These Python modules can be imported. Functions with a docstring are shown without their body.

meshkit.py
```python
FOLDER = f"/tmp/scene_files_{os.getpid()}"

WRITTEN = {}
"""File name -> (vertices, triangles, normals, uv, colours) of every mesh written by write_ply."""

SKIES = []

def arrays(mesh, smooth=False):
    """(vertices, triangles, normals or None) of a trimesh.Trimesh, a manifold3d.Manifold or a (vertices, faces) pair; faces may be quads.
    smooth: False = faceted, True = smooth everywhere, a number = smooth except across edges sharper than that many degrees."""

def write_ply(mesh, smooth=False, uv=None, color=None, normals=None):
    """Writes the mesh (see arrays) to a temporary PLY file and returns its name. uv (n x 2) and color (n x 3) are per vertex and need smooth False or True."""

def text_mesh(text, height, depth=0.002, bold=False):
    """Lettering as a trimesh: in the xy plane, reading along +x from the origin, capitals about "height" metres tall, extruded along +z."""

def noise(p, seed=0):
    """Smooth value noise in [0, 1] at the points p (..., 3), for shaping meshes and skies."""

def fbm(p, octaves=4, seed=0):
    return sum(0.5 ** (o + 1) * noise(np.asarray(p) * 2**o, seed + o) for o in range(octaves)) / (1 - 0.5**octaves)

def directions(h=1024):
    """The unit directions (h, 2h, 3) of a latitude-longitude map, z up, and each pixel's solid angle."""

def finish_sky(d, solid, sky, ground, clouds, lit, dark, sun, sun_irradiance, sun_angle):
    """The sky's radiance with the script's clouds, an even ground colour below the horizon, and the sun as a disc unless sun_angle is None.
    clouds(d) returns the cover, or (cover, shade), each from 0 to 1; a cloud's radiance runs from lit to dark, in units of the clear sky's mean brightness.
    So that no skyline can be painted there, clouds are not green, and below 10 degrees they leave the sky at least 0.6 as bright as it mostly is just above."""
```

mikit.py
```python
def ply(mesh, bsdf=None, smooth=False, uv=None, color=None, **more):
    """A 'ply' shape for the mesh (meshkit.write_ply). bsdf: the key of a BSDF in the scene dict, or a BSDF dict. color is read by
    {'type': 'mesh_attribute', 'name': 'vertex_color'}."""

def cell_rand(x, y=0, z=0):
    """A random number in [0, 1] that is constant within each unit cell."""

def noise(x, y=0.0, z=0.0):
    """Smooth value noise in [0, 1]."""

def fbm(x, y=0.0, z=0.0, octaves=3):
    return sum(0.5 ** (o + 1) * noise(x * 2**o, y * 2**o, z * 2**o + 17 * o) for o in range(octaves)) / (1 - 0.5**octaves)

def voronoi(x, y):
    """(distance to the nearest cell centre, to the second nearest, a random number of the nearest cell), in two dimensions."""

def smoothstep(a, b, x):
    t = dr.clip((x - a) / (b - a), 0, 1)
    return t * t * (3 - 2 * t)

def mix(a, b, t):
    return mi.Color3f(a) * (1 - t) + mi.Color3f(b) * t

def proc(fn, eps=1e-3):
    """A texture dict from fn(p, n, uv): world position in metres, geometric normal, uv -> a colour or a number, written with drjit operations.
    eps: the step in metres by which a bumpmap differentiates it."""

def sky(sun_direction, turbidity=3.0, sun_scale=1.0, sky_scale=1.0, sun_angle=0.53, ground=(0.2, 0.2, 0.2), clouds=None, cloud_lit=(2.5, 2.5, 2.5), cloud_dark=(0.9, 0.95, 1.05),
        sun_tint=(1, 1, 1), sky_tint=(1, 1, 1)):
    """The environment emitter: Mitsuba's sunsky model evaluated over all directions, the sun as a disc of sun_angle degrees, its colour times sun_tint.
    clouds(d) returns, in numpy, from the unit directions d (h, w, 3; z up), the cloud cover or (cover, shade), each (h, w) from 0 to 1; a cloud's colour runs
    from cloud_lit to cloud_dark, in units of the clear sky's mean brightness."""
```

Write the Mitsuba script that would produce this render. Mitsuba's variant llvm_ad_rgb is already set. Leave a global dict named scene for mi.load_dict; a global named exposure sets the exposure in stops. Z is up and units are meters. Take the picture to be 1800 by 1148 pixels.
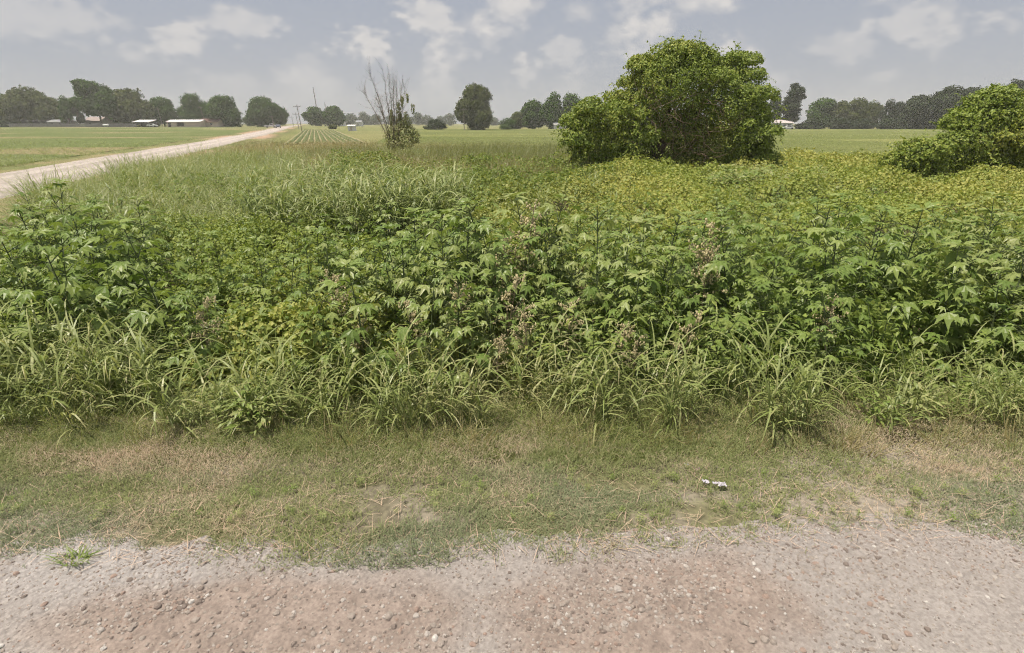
import math
import numpy as np
import trimesh
import mitsuba as mi
import drjit as dr
import mikit
import meshkit
from mikit import noise, fbm, voronoi, cell_rand, smoothstep, mix, proc

T = mi.ScalarTransform4f
scene, labels = {'type': 'scene'}, {}
RNG = np.random.default_rng(7)

# ------------------------------------------------------------------ camera, sky, exposure
EYE, PITCH, FOC = 2.5, math.atan(357 / 950), 950.0
CP, SP = math.cos(PITCH), math.sin(PITCH)
scene['camera'] = {'type': 'perspective', 'fov': 2 * math.degrees(math.atan(900 / FOC)), 'fov_axis': 'x', 'near_clip': 0.05, 'far_clip': 9000.0,
                   'to_world': T().look_at(origin=[0, 0, EYE], target=[0, CP, EYE - SP], up=[0, 0, 1])}
exposure = 1.78


def sky_clouds(d):
    az = np.degrees(np.arctan2(d[..., 0], d[..., 1]))
    el = np.degrees(np.arcsin(np.clip(d[..., 2], -1, 1)))
    # cumulus drifting in haze, drawn out along the horizon
    q = np.stack([az / 3.4, el / 2.0, 0 * az], -1)
    big = meshkit.fbm(q * 0.55 + 3.1, 3, 5)
    fine = meshkit.fbm(q * 1.3 + 9.7, 5, 11)
    lump = meshkit.fbm(q * 4.0 + 1.7, 4, 23)
    f = 0.52 * big + 0.34 * fine + 0.14 * lump
    puff = np.clip((f - 0.53) / 0.11, 0, 1)
    for a, e, sa, se, k in PUFFS:
        g = np.exp(-((az - a) / sa) ** 2 - ((el - e) / se) ** 2)
        puff = np.maximum(puff, np.clip((g * 1.15 + 1.5 * (fine - 0.5) + 1.5 * (lump - 0.5) - 0.44) / 0.46, 0, 1) * k)
    puff = puff * np.clip((el - 1.0) / 5.0, 0, 1) * (0.55 + 0.45 * lump / 0.6)
    base = 0.86 - 0.22 * np.clip((el - 3) / 12, 0, 1)
    cover = np.clip(base + (1 - base) * puff, 0, 1)
    shade = np.clip(1.0 - 0.72 * puff + 0.10 * (0.5 - fine), 0, 1)
    return cover, shade


PUFFS = []
for _x, _y, _sx, _sy, _k in ((650, 85, 55, 34, 1.0), (755, 40, 60, 40, .9), (320, 70, 60, 34, .85), (420, 40, 60, 30, .7), (925, 115, 42, 34, .8), (985, 95, 40, 34, .6),
                             (1290, 100, 60, 34, .85), (1090, 60, 50, 40, .55), (1640, 40, 100, 34, .7), (90, 30, 120, 36, .6), (1480, 85, 60, 26, .5), (540, 120, 40, 30, .4)):
    _r, _n = (_x - 900) / FOC, (_y - 574) / FOC
    _v = np.array([_r, CP - _n * SP, -SP - _n * CP])
    _v /= np.linalg.norm(_v)
    PUFFS.append((math.degrees(math.atan2(_v[0], _v[1])), math.degrees(math.asin(_v[2])), _sx / 950 * 50, _sy / 950 * 50, _k))
SUN = (-0.30, -0.07, 0.95)
scene['sky'] = mikit.sky(SUN, turbidity=4, sun_scale=1.25, sky_scale=0.80, sun_angle=0.8, clouds=sky_clouds, cloud_lit=(2.35, 2.27, 2.2), cloud_dark=(1.34, 1.35, 1.43), sun_tint=(0.93, 1.0, 1.11))


# ------------------------------------------------------------------ helpers
def tag(key, label=None, cat=None, group=None, kind=None):
    d = {}
    if label: d['label'] = label
    if cat: d['category'] = cat
    if group: d['group'] = group
    if kind: d['kind'] = kind
    labels[key] = d
    return key


COUNT = {}


def fresh(name):
    n = COUNT.get(name, 0)
    COUNT[name] = n + 1
    return name if n == 0 else f'{name}_{n:03d}'


def at_y(px, py, y):
    """the point seen at pixel (px, py) of the 1800 x 1148 photograph, y metres ahead"""
    r, n = (px - 900) / FOC, (py - 574) / FOC
    d = np.array([r, CP - n * SP, -SP - n * CP])
    return np.array([0, 0, EYE]) + d * (y / d[1])


def at_z(px, py, z):
    r, n = (px - 900) / FOC, (py - 574) / FOC
    d = np.array([r, CP - n * SP, -SP - n * CP])
    return np.array([0, 0, EYE]) + d * ((z - EYE) / d[2])


def col(px, y, z=0.3):
    """x of what stands y ahead at height z in photograph column px"""
    return (np.asarray(px) - 900) / FOC * (np.asarray(y) * CP + (EYE - z) * SP)


def sstep(a, b, x):
    t = np.clip((x - a) / (b - a), 0, 1)
    return t * t * (3 - 2 * t)


def fb(x, y, s=1.0, o=3, seed=0):
    return meshkit.fbm(np.stack([np.asarray(x, float) * s, np.asarray(y, float) * s, np.zeros(np.shape(x))], -1), o, seed)


ROAD_P, ROAD_D = np.array([-25.5, 31.6]), np.array([-67.0, 195.4]) / math.hypot(67, 195.4)
ROAD_W = 3.25


def road_side(x, y):
    """metres to the right of the side road's middle (negative: left)"""
    return (np.asarray(x) - ROAD_P[0]) * ROAD_D[1] - (np.asarray(y) - ROAD_P[1]) * ROAD_D[0]


def edge_y(x):
    return 2.76 + 0.035 * x


def H(x, y):
    x, y = np.asarray(x, float), np.asarray(y, float)
    d = y - edge_y(x)
    z = -0.22 * sstep(0.1, 1.6, d) - 0.28 * sstep(1.5, 2.8, d) + 0.30 * sstep(4.2, 7.5, d)
    s = road_side(x, y)
    z = z + (-0.03 - z) * (1 - sstep(3.6, 7.0, np.abs(s))) * sstep(1, 6, d)
    z = z + (fb(x, y, 0.35, 3, 3) - 0.5) * 0.16 * sstep(0.6, 4, d) * sstep(3.3, 6, np.abs(s))
    far = sstep(70, 290, y)
    z = z + far * (0.30 + 0.75 * sstep(-40, -150, x - 0) + 0.0 * x)
    return z


class MB:
    def __init__(self):
        self.v, self.f, self.u, self.n = [], [], [], 0

    def add(self, v, f, u=None):
        v, f = np.asarray(v, float), np.asarray(f, int)
        if f.shape[1] == 4:
            f = np.vstack([f[:, [0, 1, 2]], f[:, [0, 2, 3]]])
        self.v.append(v); self.f.append(f + self.n)
        self.u.append(np.zeros((len(v), 2)) if u is None else u)
        self.n += len(v)
        return self

    def tm(self, m):
        return self.add(m.vertices, m.faces)

    def box(self, c, s, rz=0.0, rx=0.0):
        m = trimesh.creation.box(s)
        if rx: m.apply_transform(trimesh.transformations.rotation_matrix(rx, [1, 0, 0]))
        if rz: m.apply_transform(trimesh.transformations.rotation_matrix(rz, [0, 0, 1]))
        m.apply_translation(c)
        return self.tm(m)

    def tube(self, pts, rad, sides=5, u=0.5):
        p = np.asarray(pts, float)
        t = np.gradient(p, axis=0)
        t /= np.linalg.norm(t, axis=1, keepdims=True) + 1e-12
        a = np.cross(t, np.where(np.abs(t[:, 2:]) < 0.9, [0, 0, 1.0], [1.0, 0, 0]))
        a /= np.linalg.norm(a, axis=1, keepdims=True) + 1e-12
        b, g = np.cross(t, a), np.arange(sides) * 2 * np.pi / sides
        r = np.broadcast_to(rad, (len(p),))[:, None, None]
        v = p[:, None] + r * (np.cos(g)[None, :, None] * a[:, None] + np.sin(g)[None, :, None] * b[:, None])
        i, j = np.meshgrid(np.arange(len(p) - 1), np.arange(sides), indexing='ij')
        q = np.stack([i * sides + j, i * sides + (j + 1) % sides, (i + 1) * sides + (j + 1) % sides, (i + 1) * sides + j], -1).reshape(-1, 4)
        uv = np.stack([np.full(len(p) * sides, u), np.repeat(np.linspace(0, 1, len(p)), sides)], 1)
        return self.add(v.reshape(-1, 3), q, uv)

    def get(self):
        return np.vstack(self.v), np.vstack(self.f), np.vstack(self.u)

    def ply(self, bsdf, smooth=False, **k):
        v, f, u = self.get()
        if smooth not in (True, False):
            return mikit.ply((v, f), bsdf, smooth=smooth, **k)
        return mikit.ply((v, f), bsdf, smooth=smooth, uv=u, **k)


def frames(fwd, up):
    """orthonormal frames: columns forward, side, up"""
    x = fwd / (np.linalg.norm(fwd, axis=1, keepdims=True) + 1e-12)
    y = np.cross(up, x); y /= np.linalg.norm(y, axis=1, keepdims=True) + 1e-12
    return np.stack([x, y, np.cross(x, y)], -1)


def stamp(mb, tv, tf, tt, pos, fr, scale, u):
    """copies of a leaf template (vertices tv, faces tf, v-coordinate tt)"""
    n, k = len(pos), len(tv)
    s = np.broadcast_to(np.asarray(scale, float).reshape(-1, 1, 1) if np.ndim(scale) < 2 else np.asarray(scale)[:, None, :], (n, 1, np.shape(scale)[1] if np.ndim(scale) == 2 else 1))
    v = np.einsum('nij,nkj->nki', fr, tv[None] * s) + pos[:, None]
    f = (tf[None] + (np.arange(n) * k)[:, None, None]).reshape(-1, 3)
    uv = np.stack([np.repeat(u, k), np.tile(tt, n)], 1)
    mb.add(v.reshape(-1, 3), f, uv)


def unit(v):
    return v / (np.linalg.norm(v, axis=-1, keepdims=True) + 1e-12)


# leaf templates: x forward, y sideways, z up
def lobe_leaf(angles, lengths, width, droop):
    v, f, t = [], [], []
    for a, l in zip(angles, lengths):
        w, b = width * (0.5 + 0.5 * l), len(v)
        for x, y, z, q in ((0, 0, 0, 0), (.42 * l, w / 2, .03, .5), (.42 * l, -w / 2, .03, .5), (.45 * l, 0, -.01, .45), (l, 0, 0, 1)):
            X, Y = x * math.cos(a) - y * math.sin(a), x * math.sin(a) + y * math.cos(a)
            v.append((X, Y, z - droop * (X * X + Y * Y))); t.append(q)
        f += [(b, b + 3, b + 1), (b, b + 2, b + 3), (b + 1, b + 3, b + 4), (b + 3, b + 2, b + 4)]
    return np.array(v, float), np.array(f), np.array(t, float)


RAG5 = lobe_leaf(np.radians([0, 36, -36, 74, -74]), [1, .88, .88, .55, .55], .30, .32)
RAG3 = lobe_leaf(np.radians([0, 40, -40]), [1, .85, .85], .34, .35)
LANCE = lobe_leaf([0], [1], .34, .30)
OVATE = (np.array([(0, 0, 0), (.40, .40, .10), (.40, -.40, .10), (1, 0, -.10)], float), np.array([(0, 3, 1), (0, 2, 3)]), np.array([0, .5, .5, 1.0]))
TRIFOL = lobe_leaf(np.radians([0, 70, -70]), [1, .9, .9], .62, .25)


def blades(mb, rng, base, length, width, lean, arch, az, seg=5, twist=0.0, u=None):
    """arching grass blades, all arrays of length n"""
    n = len(base)
    t = np.linspace(0, 1, seg + 1)
    ang = lean[:, None] + arch[:, None] * t[None] ** 1.4
    step = (length / seg)[:, None]
    dx, dz = np.sin(ang) * step, np.cos(ang) * step
    rx = np.concatenate([np.zeros((n, 1)), np.cumsum(dx[:, 1:], 1)], 1)
    rz = np.concatenate([np.zeros((n, 1)), np.cumsum(dz[:, 1:], 1)], 1)
    c, s = np.cos(az)[:, None], np.sin(az)[:, None]
    P = np.stack([base[:, :1] + rx * c, base[:, 1:2] + rx * s, base[:, 2:] + rz], -1)
    w = width[:, None] * (np.clip(1 - t, 0, 1) ** 0.75 * (0.55 + 0.9 * np.minimum(t * 3, .5)))[None]
    tw = rng.normal(0, 1, n)[:, None] * twist * t[None]
    side = np.stack([-s * np.cos(tw), c * np.cos(tw), np.sin(tw)], -1)
    L, R = P + side * w[..., None] / 2, P - side * w[..., None] / 2
    R[:, -1] = L[:, -1] = P[:, -1]
    v = np.stack([L, R], 2).reshape(-1, 3)
    k = 2 * (seg + 1)
    q = np.array([(2 * i, 2 * i + 1, 2 * i + 3, 2 * i + 2) for i in range(seg - 1)])
    tri = np.vstack([q[:, [0, 1, 2]], q[:, [0, 2, 3]], [(2 * seg - 2, 2 * seg - 1, 2 * seg)]])
    f = (tri[None] + (np.arange(n) * k)[:, None, None]).reshape(-1, 3)
    u = rng.random(n) if u is None else u
    mb.add(v, f, np.stack([np.repeat(u, k), np.tile(np.repeat(t, 2), n)], 1))


# ------------------------------------------------------------------ materials
def leaf_mat(name, a, b, c, scale=0.5, dt=0.75, rough=0.55, lo=.5, hi=.95, tip=None, gloss=.42, thr=2.1):
    """thin leaf: colours a..b leaf by leaf, c in patches"""
    def fn(p, n, uv):
        big = fbm(p.x * scale + 5, p.y * scale, p.z * scale, 2)
        k = mix(mix(a, b, uv.x), c, smoothstep(lo, hi, big * 0.75 + uv.x * 0.35))
        return k if tip is None else mix(k, tip, smoothstep(.55, 1.0, uv.y) * smoothstep(.3, .9, uv.x))
    skin = proc(lambda p, n, uv: fn(p, n, uv) * 1.55)
    scene[name] = {'type': 'blendbsdf', 'weight': .34,
                   'face': {'type': 'twosided', 'bsdf': {'type': 'principled', 'base_color': skin, 'roughness': gloss, 'specular': .38}},
                   'through': {'type': 'principledthin', 'base_color': proc(lambda p, n, uv: fn(p, n, uv) * mi.Color3f(thr, thr, .62 * thr)), 'roughness': .6, 'diff_trans': 1.7}}


leaf_mat('ragweed_leaf', (.082, .126, .028), (.150, .192, .050), (.190, .214, .086), .7, .6)
leaf_mat('vine_leaf', (.135, .172, .036), (.185, .220, .050), (.248, .248, .072), .30, .75, lo=.38, hi=.78, gloss=.6)
leaf_mat('vine_leaf_green', (.085, .125, .028), (.150, .188, .044), (.195, .205, .060), .33, .75, gloss=.5)
leaf_mat('grass_leaf', (.115, .148, .044), (.205, .228, .092), (.240, .235, .120), .8, .8, tip=(.27, .23, .13))
leaf_mat('reed_leaf', (.105, .140, .044), (.205, .230, .098), (.225, .232, .115), .5, .75, tip=(.24, .22, .13))
leaf_mat('straw_leaf', (.172, .155, .072), (.265, .225, .130), (.125, .140, .052), .10, .7, lo=.42, hi=.72)
leaf_mat('bush_leaf', (.100, .148, .026), (.195, .238, .044), (.265, .275, .064), .5, .75, gloss=.5, thr=1.35)
leaf_mat('row_leaf', (.062, .078, .030), (.090, .104, .040), (.105, .105, .050), .06, .5, gloss=.8)
leaf_mat('meadow_leaf', (.080, .105, .034), (.120, .140, .045), (.160, .140, .065), .06, .7)


def turf_color(p, n, uv):
    dead = fbm(p.x * 1.6 + 4, p.y * 2.4, 0, 4) * .8 + .12 * smoothstep(-1.0, -3.0, p.x) * smoothstep(3.4, 3.9, p.y)
    grn = mix((.098, .116, .046), (.138, .148, .068), uv.x)
    teal = mix((.088, .106, .058), (.135, .145, .090), uv.x)
    k = mix(grn, teal, smoothstep(.42, .62, fbm(p.x * .7 + 20, p.y * .9, 3, 2)) * smoothstep(3.9, 3.3, p.y))
    k = mix(k, mix((.20, .165, .115), (.27, .225, .165), uv.x), smoothstep(.44, .66, dead * .8 + uv.x * .22))
    return mix(k, (.26, .20, .15), smoothstep(.93, .96, uv.x)) * 2.25


scene['turf_leaf'] = {'type': 'principledthin', 'base_color': proc(turf_color), 'roughness': .6, 'diff_trans': .6}


def simple(name, c, rough=.8, var=.15, scale=3.0, spec=.3, metallic=0.0):
    lo_, hi_ = [float(q * (1 - var)) for q in c], [float(q * (1 + var)) for q in c]
    def fn(p, n, uv):
        return mix(lo_, hi_, fbm(p.x * scale, p.y * scale, p.z * scale, 3))
    scene[name] = {'type': 'twosided', 'bsdf': {'type': 'principled', 'base_color': proc(fn), 'roughness': rough, 'specular': spec, 'metallic': metallic}}


simple('bark', (.11, .085, .06), .9, .35, 6)
simple('dead_wood', (.21, .172, .120), .9, .3, 9)
simple('brown_twig', (.21, .165, .11), .9, .35, 5)
simple('dark_twig', (.135, .095, .068), .9, .35, 5)
simple('seed_husk', (.54, .47, .27), .9, .3, 20)
simple('stem_green', (.085, .11, .045), .7, .3, 8)
simple('pole_wood', (.22, .19, .16), .9, .2, 2)
simple('white_paint', (.66, .65, .64), .5, .06, 1)
simple('cream_wall', (.50, .43, .36), .8, .1, .5)
simple('grey_board', (.20, .19, .185), .9, .2, .7)
simple('brown_roof', (.14, .085, .07), .9, .2, .8)
simple('pink_roof', (.30, .25, .23), .8, .1, .5)
simple('pale_roof', (.50, .44, .42), .7, .1, .5)
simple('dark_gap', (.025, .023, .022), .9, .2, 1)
simple('paper', (.46, .44, .47), .8, .4, 60)
simple('faded_card', (.36, .27, .25), .9, .2, 30)
simple('steel', (.30, .31, .32), .5, .1, 1, metallic=.5)
scene['car_white'] = {'type': 'principled', 'base_color': {'type': 'rgb', 'value': [.70, .70, .70]}, 'roughness': .35, 'clearcoat': .6}
scene['car_dark'] = {'type': 'principled', 'base_color': {'type': 'rgb', 'value': [.05, .06, .09]}, 'roughness': .3, 'clearcoat': .6}
scene['car_glass'] = {'type': 'principled', 'base_color': {'type': 'rgb', 'value': [.02, .025, .03]}, 'roughness': .1, 'specular': .6}
scene['tyre'] = {'type': 'principled', 'base_color': {'type': 'rgb', 'value': [.02, .02, .02]}, 'roughness': .9}


def gravel_color(p, n, uv):
    big = fbm(p.x * .8, p.y * .9, 1, 3)
    sp = noise(p.x * 70, p.y * 70, 0)
    sp2 = noise(p.x * 170, p.y * 170, 4)
    k = mix((.222, .200, .182), (.292, .268, .248), big)
    wob = fbm(p.x * 2.2 + 9, p.y * 2.6, 6, 3)
    coarse = dr.maximum(smoothstep(1.05, .55, dr.sqrt(dr.square((p.x - .75) / 1.0) + dr.square((p.y - 2.15) / .62)) + (wob - .5) * .9),
                        smoothstep(1.05, .55, dr.sqrt(dr.square((p.x + 1.35) / 1.4) + dr.square((p.y - 2.12) / .40)) + (wob - .5) * .9))
    k = mix(k, mix((.170, .128, .102), (.270, .212, .176), noise(p.x * 16, p.y * 16, 3)), coarse * .7)
    k = mix(k, (.285, .270, .258), smoothstep(.50, .70, fbm(p.x * .8 + 31, p.y * 1.6, 2, 2)) * smoothstep(2.1, 2.6, p.y) * .7)
    return k * 1.1 * (.66 + .34 * sp + .22 * sp2)


def gravel_bump(p, n, uv):
    return noise(p.x * 55, p.y * 55, 0) * .6 + noise(p.x * 120, p.y * 120, 2) * .4


scene['gravel'] = {'type': 'twosided', 'bsdf': {'type': 'bumpmap', 'arbitrary': proc(gravel_bump, .004), 'scale': .012, 'bsdf': {'type': 'principled', 'base_color': proc(gravel_color), 'roughness': .9, 'specular': .2}}}


def dirt_color(p, n, uv):
    s = (p.x - ROAD_P[0]) * ROAD_D[1] - (p.y - ROAD_P[1]) * ROAD_D[0]
    k = mix((.235, .208, .182), (.305, .272, .242), fbm(p.x * .5, p.y * .35, 0, 3))
    track = smoothstep(.55, .15, dr.abs(dr.abs(s) - .95))
    k = mix(k, (.36, .325, .29), track * .6)
    k = mix(k, (.18, .165, .105), smoothstep(2.3, 3.3, dr.abs(s) + (noise(p.x * .6, p.y * .6, 5) - .5) * 1.4) * .75)
    return k * (.78 + .42 * noise(p.x * 9, p.y * 9, 0))


scene['dirt'] = {'type': 'twosided', 'bsdf': {'type': 'principled', 'base_color': proc(dirt_color), 'roughness': .95, 'specular': .15}}


def ground_color(p, n, uv):
    s = (p.x - ROAD_P[0]) * ROAD_D[1] - (p.y - ROAD_P[1]) * ROAD_D[0]
    grain = .7 + .6 * noise(p.x * 34, p.y * 34, 0)
    n1 = fbm(p.x * .9 + 2, p.y * 1.3, 0, 3)
    lawn = mix((.155, .140, .095), (.25, .22, .18), smoothstep(.35, .7, n1))
    lawn = mix(lawn, (.12, .12, .05), smoothstep(.5, .75, fbm(p.x * 1.4, p.y * 1.7, 7, 3)) * .7)
    soil = mix((.055, .045, .028), (.095, .078, .045), n1)
    d = p.y - 2.76 - .035 * p.x
    k = mix(lawn, soil, smoothstep(1.3, 1.9, d + (noise(p.x * 2, p.y * 2, 0) - .5) * .5))
    # mown verges and banks along the side road
    verge = mix((.115, .125, .050), (.175, .155, .080), smoothstep(.35, .7, fbm(p.x * .25 + 3, p.y * .2, 0, 3)))
    red = mix((.24, .155, .105), (.30, .22, .16), noise(p.x * .4, p.y * .4, 2))
    verge = mix(verge, red, smoothstep(.50, .66, fbm(p.x * .06 + 1.5, p.y * .045, 2, 3)) * smoothstep(9.0, 3.0, dr.abs(s)) * smoothstep(34, 60, p.y))
    k = mix(k, verge, smoothstep(7.0, 5.0, dr.abs(s) + (noise(p.x * .5, p.y * .5, 1) - .5) * 2) * smoothstep(5.0, 9.0, p.y))
    far = mix((.095, .115, .040), (.165, .150, .070), fbm(p.x * .05, p.y * .03, 0, 3))
    k = mix(k, far, smoothstep(24, 42, p.y) * smoothstep(4.5, 7.5, dr.abs(s)))
    return k * mix((1, 1, 1), (1, 1, 1), 0) * grain


scene['soil'] = {'type': 'twosided', 'bsdf': {'type': 'principled', 'base_color': proc(ground_color), 'roughness': .95, 'specular': .1}}


def crop_color(p, n, uv):
    k = mix((.074, .090, .026), (.098, .108, .038), fbm(p.x * .05, p.y * .05, 0, 3))
    k = mix(k, (.145, .150, .055), smoothstep(.52, .72, fbm(p.x * .03 + 7, p.y * .08, 4, 3)) * .6)
    return k * (.8 + .4 * noise(p.x * 2.2, p.y * 2.2, 0))


def hay_color(p, n, uv):
    k = mix((.075, .100, .032), (.108, .122, .048), fbm(p.x * .07, p.y * .07, 0, 3))
    k = mix(k, (.19, .155, .085), smoothstep(.50, .68, fbm(p.x * .03 + 3, p.y * .09, 4, 3)) * .7)
    return k * (.8 + .4 * noise(p.x * 2.0, p.y * 2.0, 0))


def straw_soil(p, n, uv):
    return mix((.155, .145, .078), (.225, .195, .115), fbm(p.x * .6, p.y * .6, 0, 3))


for _k, _f in (('crop', crop_color), ('hay', hay_color), ('straw_soil', straw_soil)):
    scene[_k] = {'type': 'twosided', 'bsdf': {'type': 'principled', 'base_color': proc(_f), 'roughness': .95, 'specular': .1}}

for _k, _c in (('tree_leaf', ((.032, .060, .015), (.062, .100, .025))), ('tree_leaf_olive', ((.046, .060, .019), (.084, .096, .032))), ('tree_leaf_dark', ((.022, .032, .016), (.040, .054, .026))),
               ('tree_leaf_far', ((.045, .062, .038), (.070, .090, .055)))):
    def _fn(p, n, uv, c=_c):
        return mix(c[0], c[1], uv.x) * 1.6 * (.75 + .5 * noise(p.x * .35, p.y * .35, p.z * .35))
    scene[_k] = {'type': 'principledthin', 'base_color': proc(_fn), 'roughness': .6, 'diff_trans': .45}

STONE_COLS = [(.26, .225, .195), (.33, .30, .27), (.17, .14, .12), (.26, .195, .16), (.42, .40, .37)]
for _i, _c in enumerate(STONE_COLS):
    simple(f'stone_{_i}', _c, .85, .22, 60)


# ------------------------------------------------------------------ the setting: ground, roads, fields
def grid(xs, ys, zf):
    X, Y = np.meshgrid(xs, ys)
    Z = zf(X, Y)
    v = np.stack([X, Y, Z], -1).reshape(-1, 3)
    nx, ny = len(xs), len(ys)
    i, j = np.meshgrid(np.arange(nx - 1), np.arange(ny - 1))
    a = (j * nx + i).ravel()
    return v, np.stack([a, a + 1, a + nx + 1, a + nx], 1)


gx = np.unique(np.concatenate([np.linspace(-9, 9, 91), np.sinh(np.linspace(-6.2, 6.2, 190)) * 10]))
gy = np.unique(np.concatenate([np.linspace(1.8, 12, 90), 12 + np.sinh(np.linspace(0, 5.6, 150)) * 14, -np.sinh(np.linspace(0, 5, 24)) * 12 + 1.5]))
v, f = grid(gx, gy, lambda x, y: H(x, y) - 0.03)
scene['ground'] = mikit.ply((v, f), 'soil', smooth=True)
tag('ground', kind='structure')

# gravel road under the camera, its edge ragged
ys = np.concatenate([np.linspace(-9, 1.3, 14), np.linspace(1.4, 3.05, 84)])
xs = np.unique(np.concatenate([np.linspace(-80, 80, 81), np.linspace(-5.2, 5.2, 420)]))


def gz(x, y):
    wob = (fb(x, np.zeros_like(x), 1.1, 4, 9) - .5) * .20 + (fb(x, y, 6, 2, 4) - .5) * .12
    d = y - edge_y(x) + wob - .06
    rough = (fb(x, y, 2.2, 4, 2) - .5) * .035 + (fb(x, y, 22, 2, 8) - .5) * .016
    return .008 + rough * sstep(-9, 0, y) * (1 - .7 * sstep(-.3, 0, d)) - .11 * sstep(-.18, .42, d)


v, f = grid(xs, ys, gz)
scene['gravel_road'] = mikit.ply((v, f), 'gravel', smooth=True)
tag('gravel_road', kind='structure')

# side road
ts = np.concatenate([np.linspace(-28, 40, 60), np.linspace(42, 560, 60)])
ws = np.linspace(-ROAD_W, ROAD_W, 15)
W, S = np.meshgrid(ws, ts)
wob = (fb(S, np.sign(W) * 7, .25, 3, 6) - .5) * 1.3 * (np.abs(W) / ROAD_W) ** 3
Xr = ROAD_P[0] + ROAD_D[0] * S + ROAD_D[1] * (W + wob)
Yr = ROAD_P[1] + ROAD_D[1] * S - ROAD_D[0] * (W + wob)
Zr = H(Xr, Yr) + .04 - .13 * (np.abs(W) / ROAD_W) ** 6 - .02 * np.exp(-((np.abs(W) - .95) / .3) ** 2)
n = len(ws)
i, j = np.meshgrid(np.arange(n - 1), np.arange(len(ts) - 1))
a = (j * n + i).ravel()
scene['dirt_road'] = mikit.ply((np.stack([Xr, Yr, Zr], -1).reshape(-1, 3), np.stack([a, a + 1, a + n + 1, a + n], 1)), 'dirt', smooth=True)
tag('dirt_road', kind='structure')


def sheet(key, corners, mat, lift, nu=30, nv=60):
    """a field laid on the ground between four corners (x, y): near left, near right, far right, far left"""
    a, b, c, d = [np.array(q, float) for q in corners]
    u, t = np.meshgrid(np.linspace(0, 1, nu), np.linspace(0, 1, nv) ** 1.7)
    P = (a * (1 - u[..., None]) + b * u[..., None]) * (1 - t[..., None]) + (d * (1 - u[..., None]) + c * u[..., None]) * t[..., None]
    z = H(P[..., 0], P[..., 1]) + lift
    i, j = np.meshgrid(np.arange(nu - 1), np.arange(nv - 1))
    q = (j * nu + i).ravel()
    scene[key] = mikit.ply((np.concatenate([P, z[..., None]], -1).reshape(-1, 3), np.stack([q, q + 1, q + nu + 1, q + nu], 1)), mat, smooth=True)
    tag(key, kind='structure')


sheet('crop_field', [(-16, 56), (140, 38), (420, 262), (-48, 262)], 'crop', .03)


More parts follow.
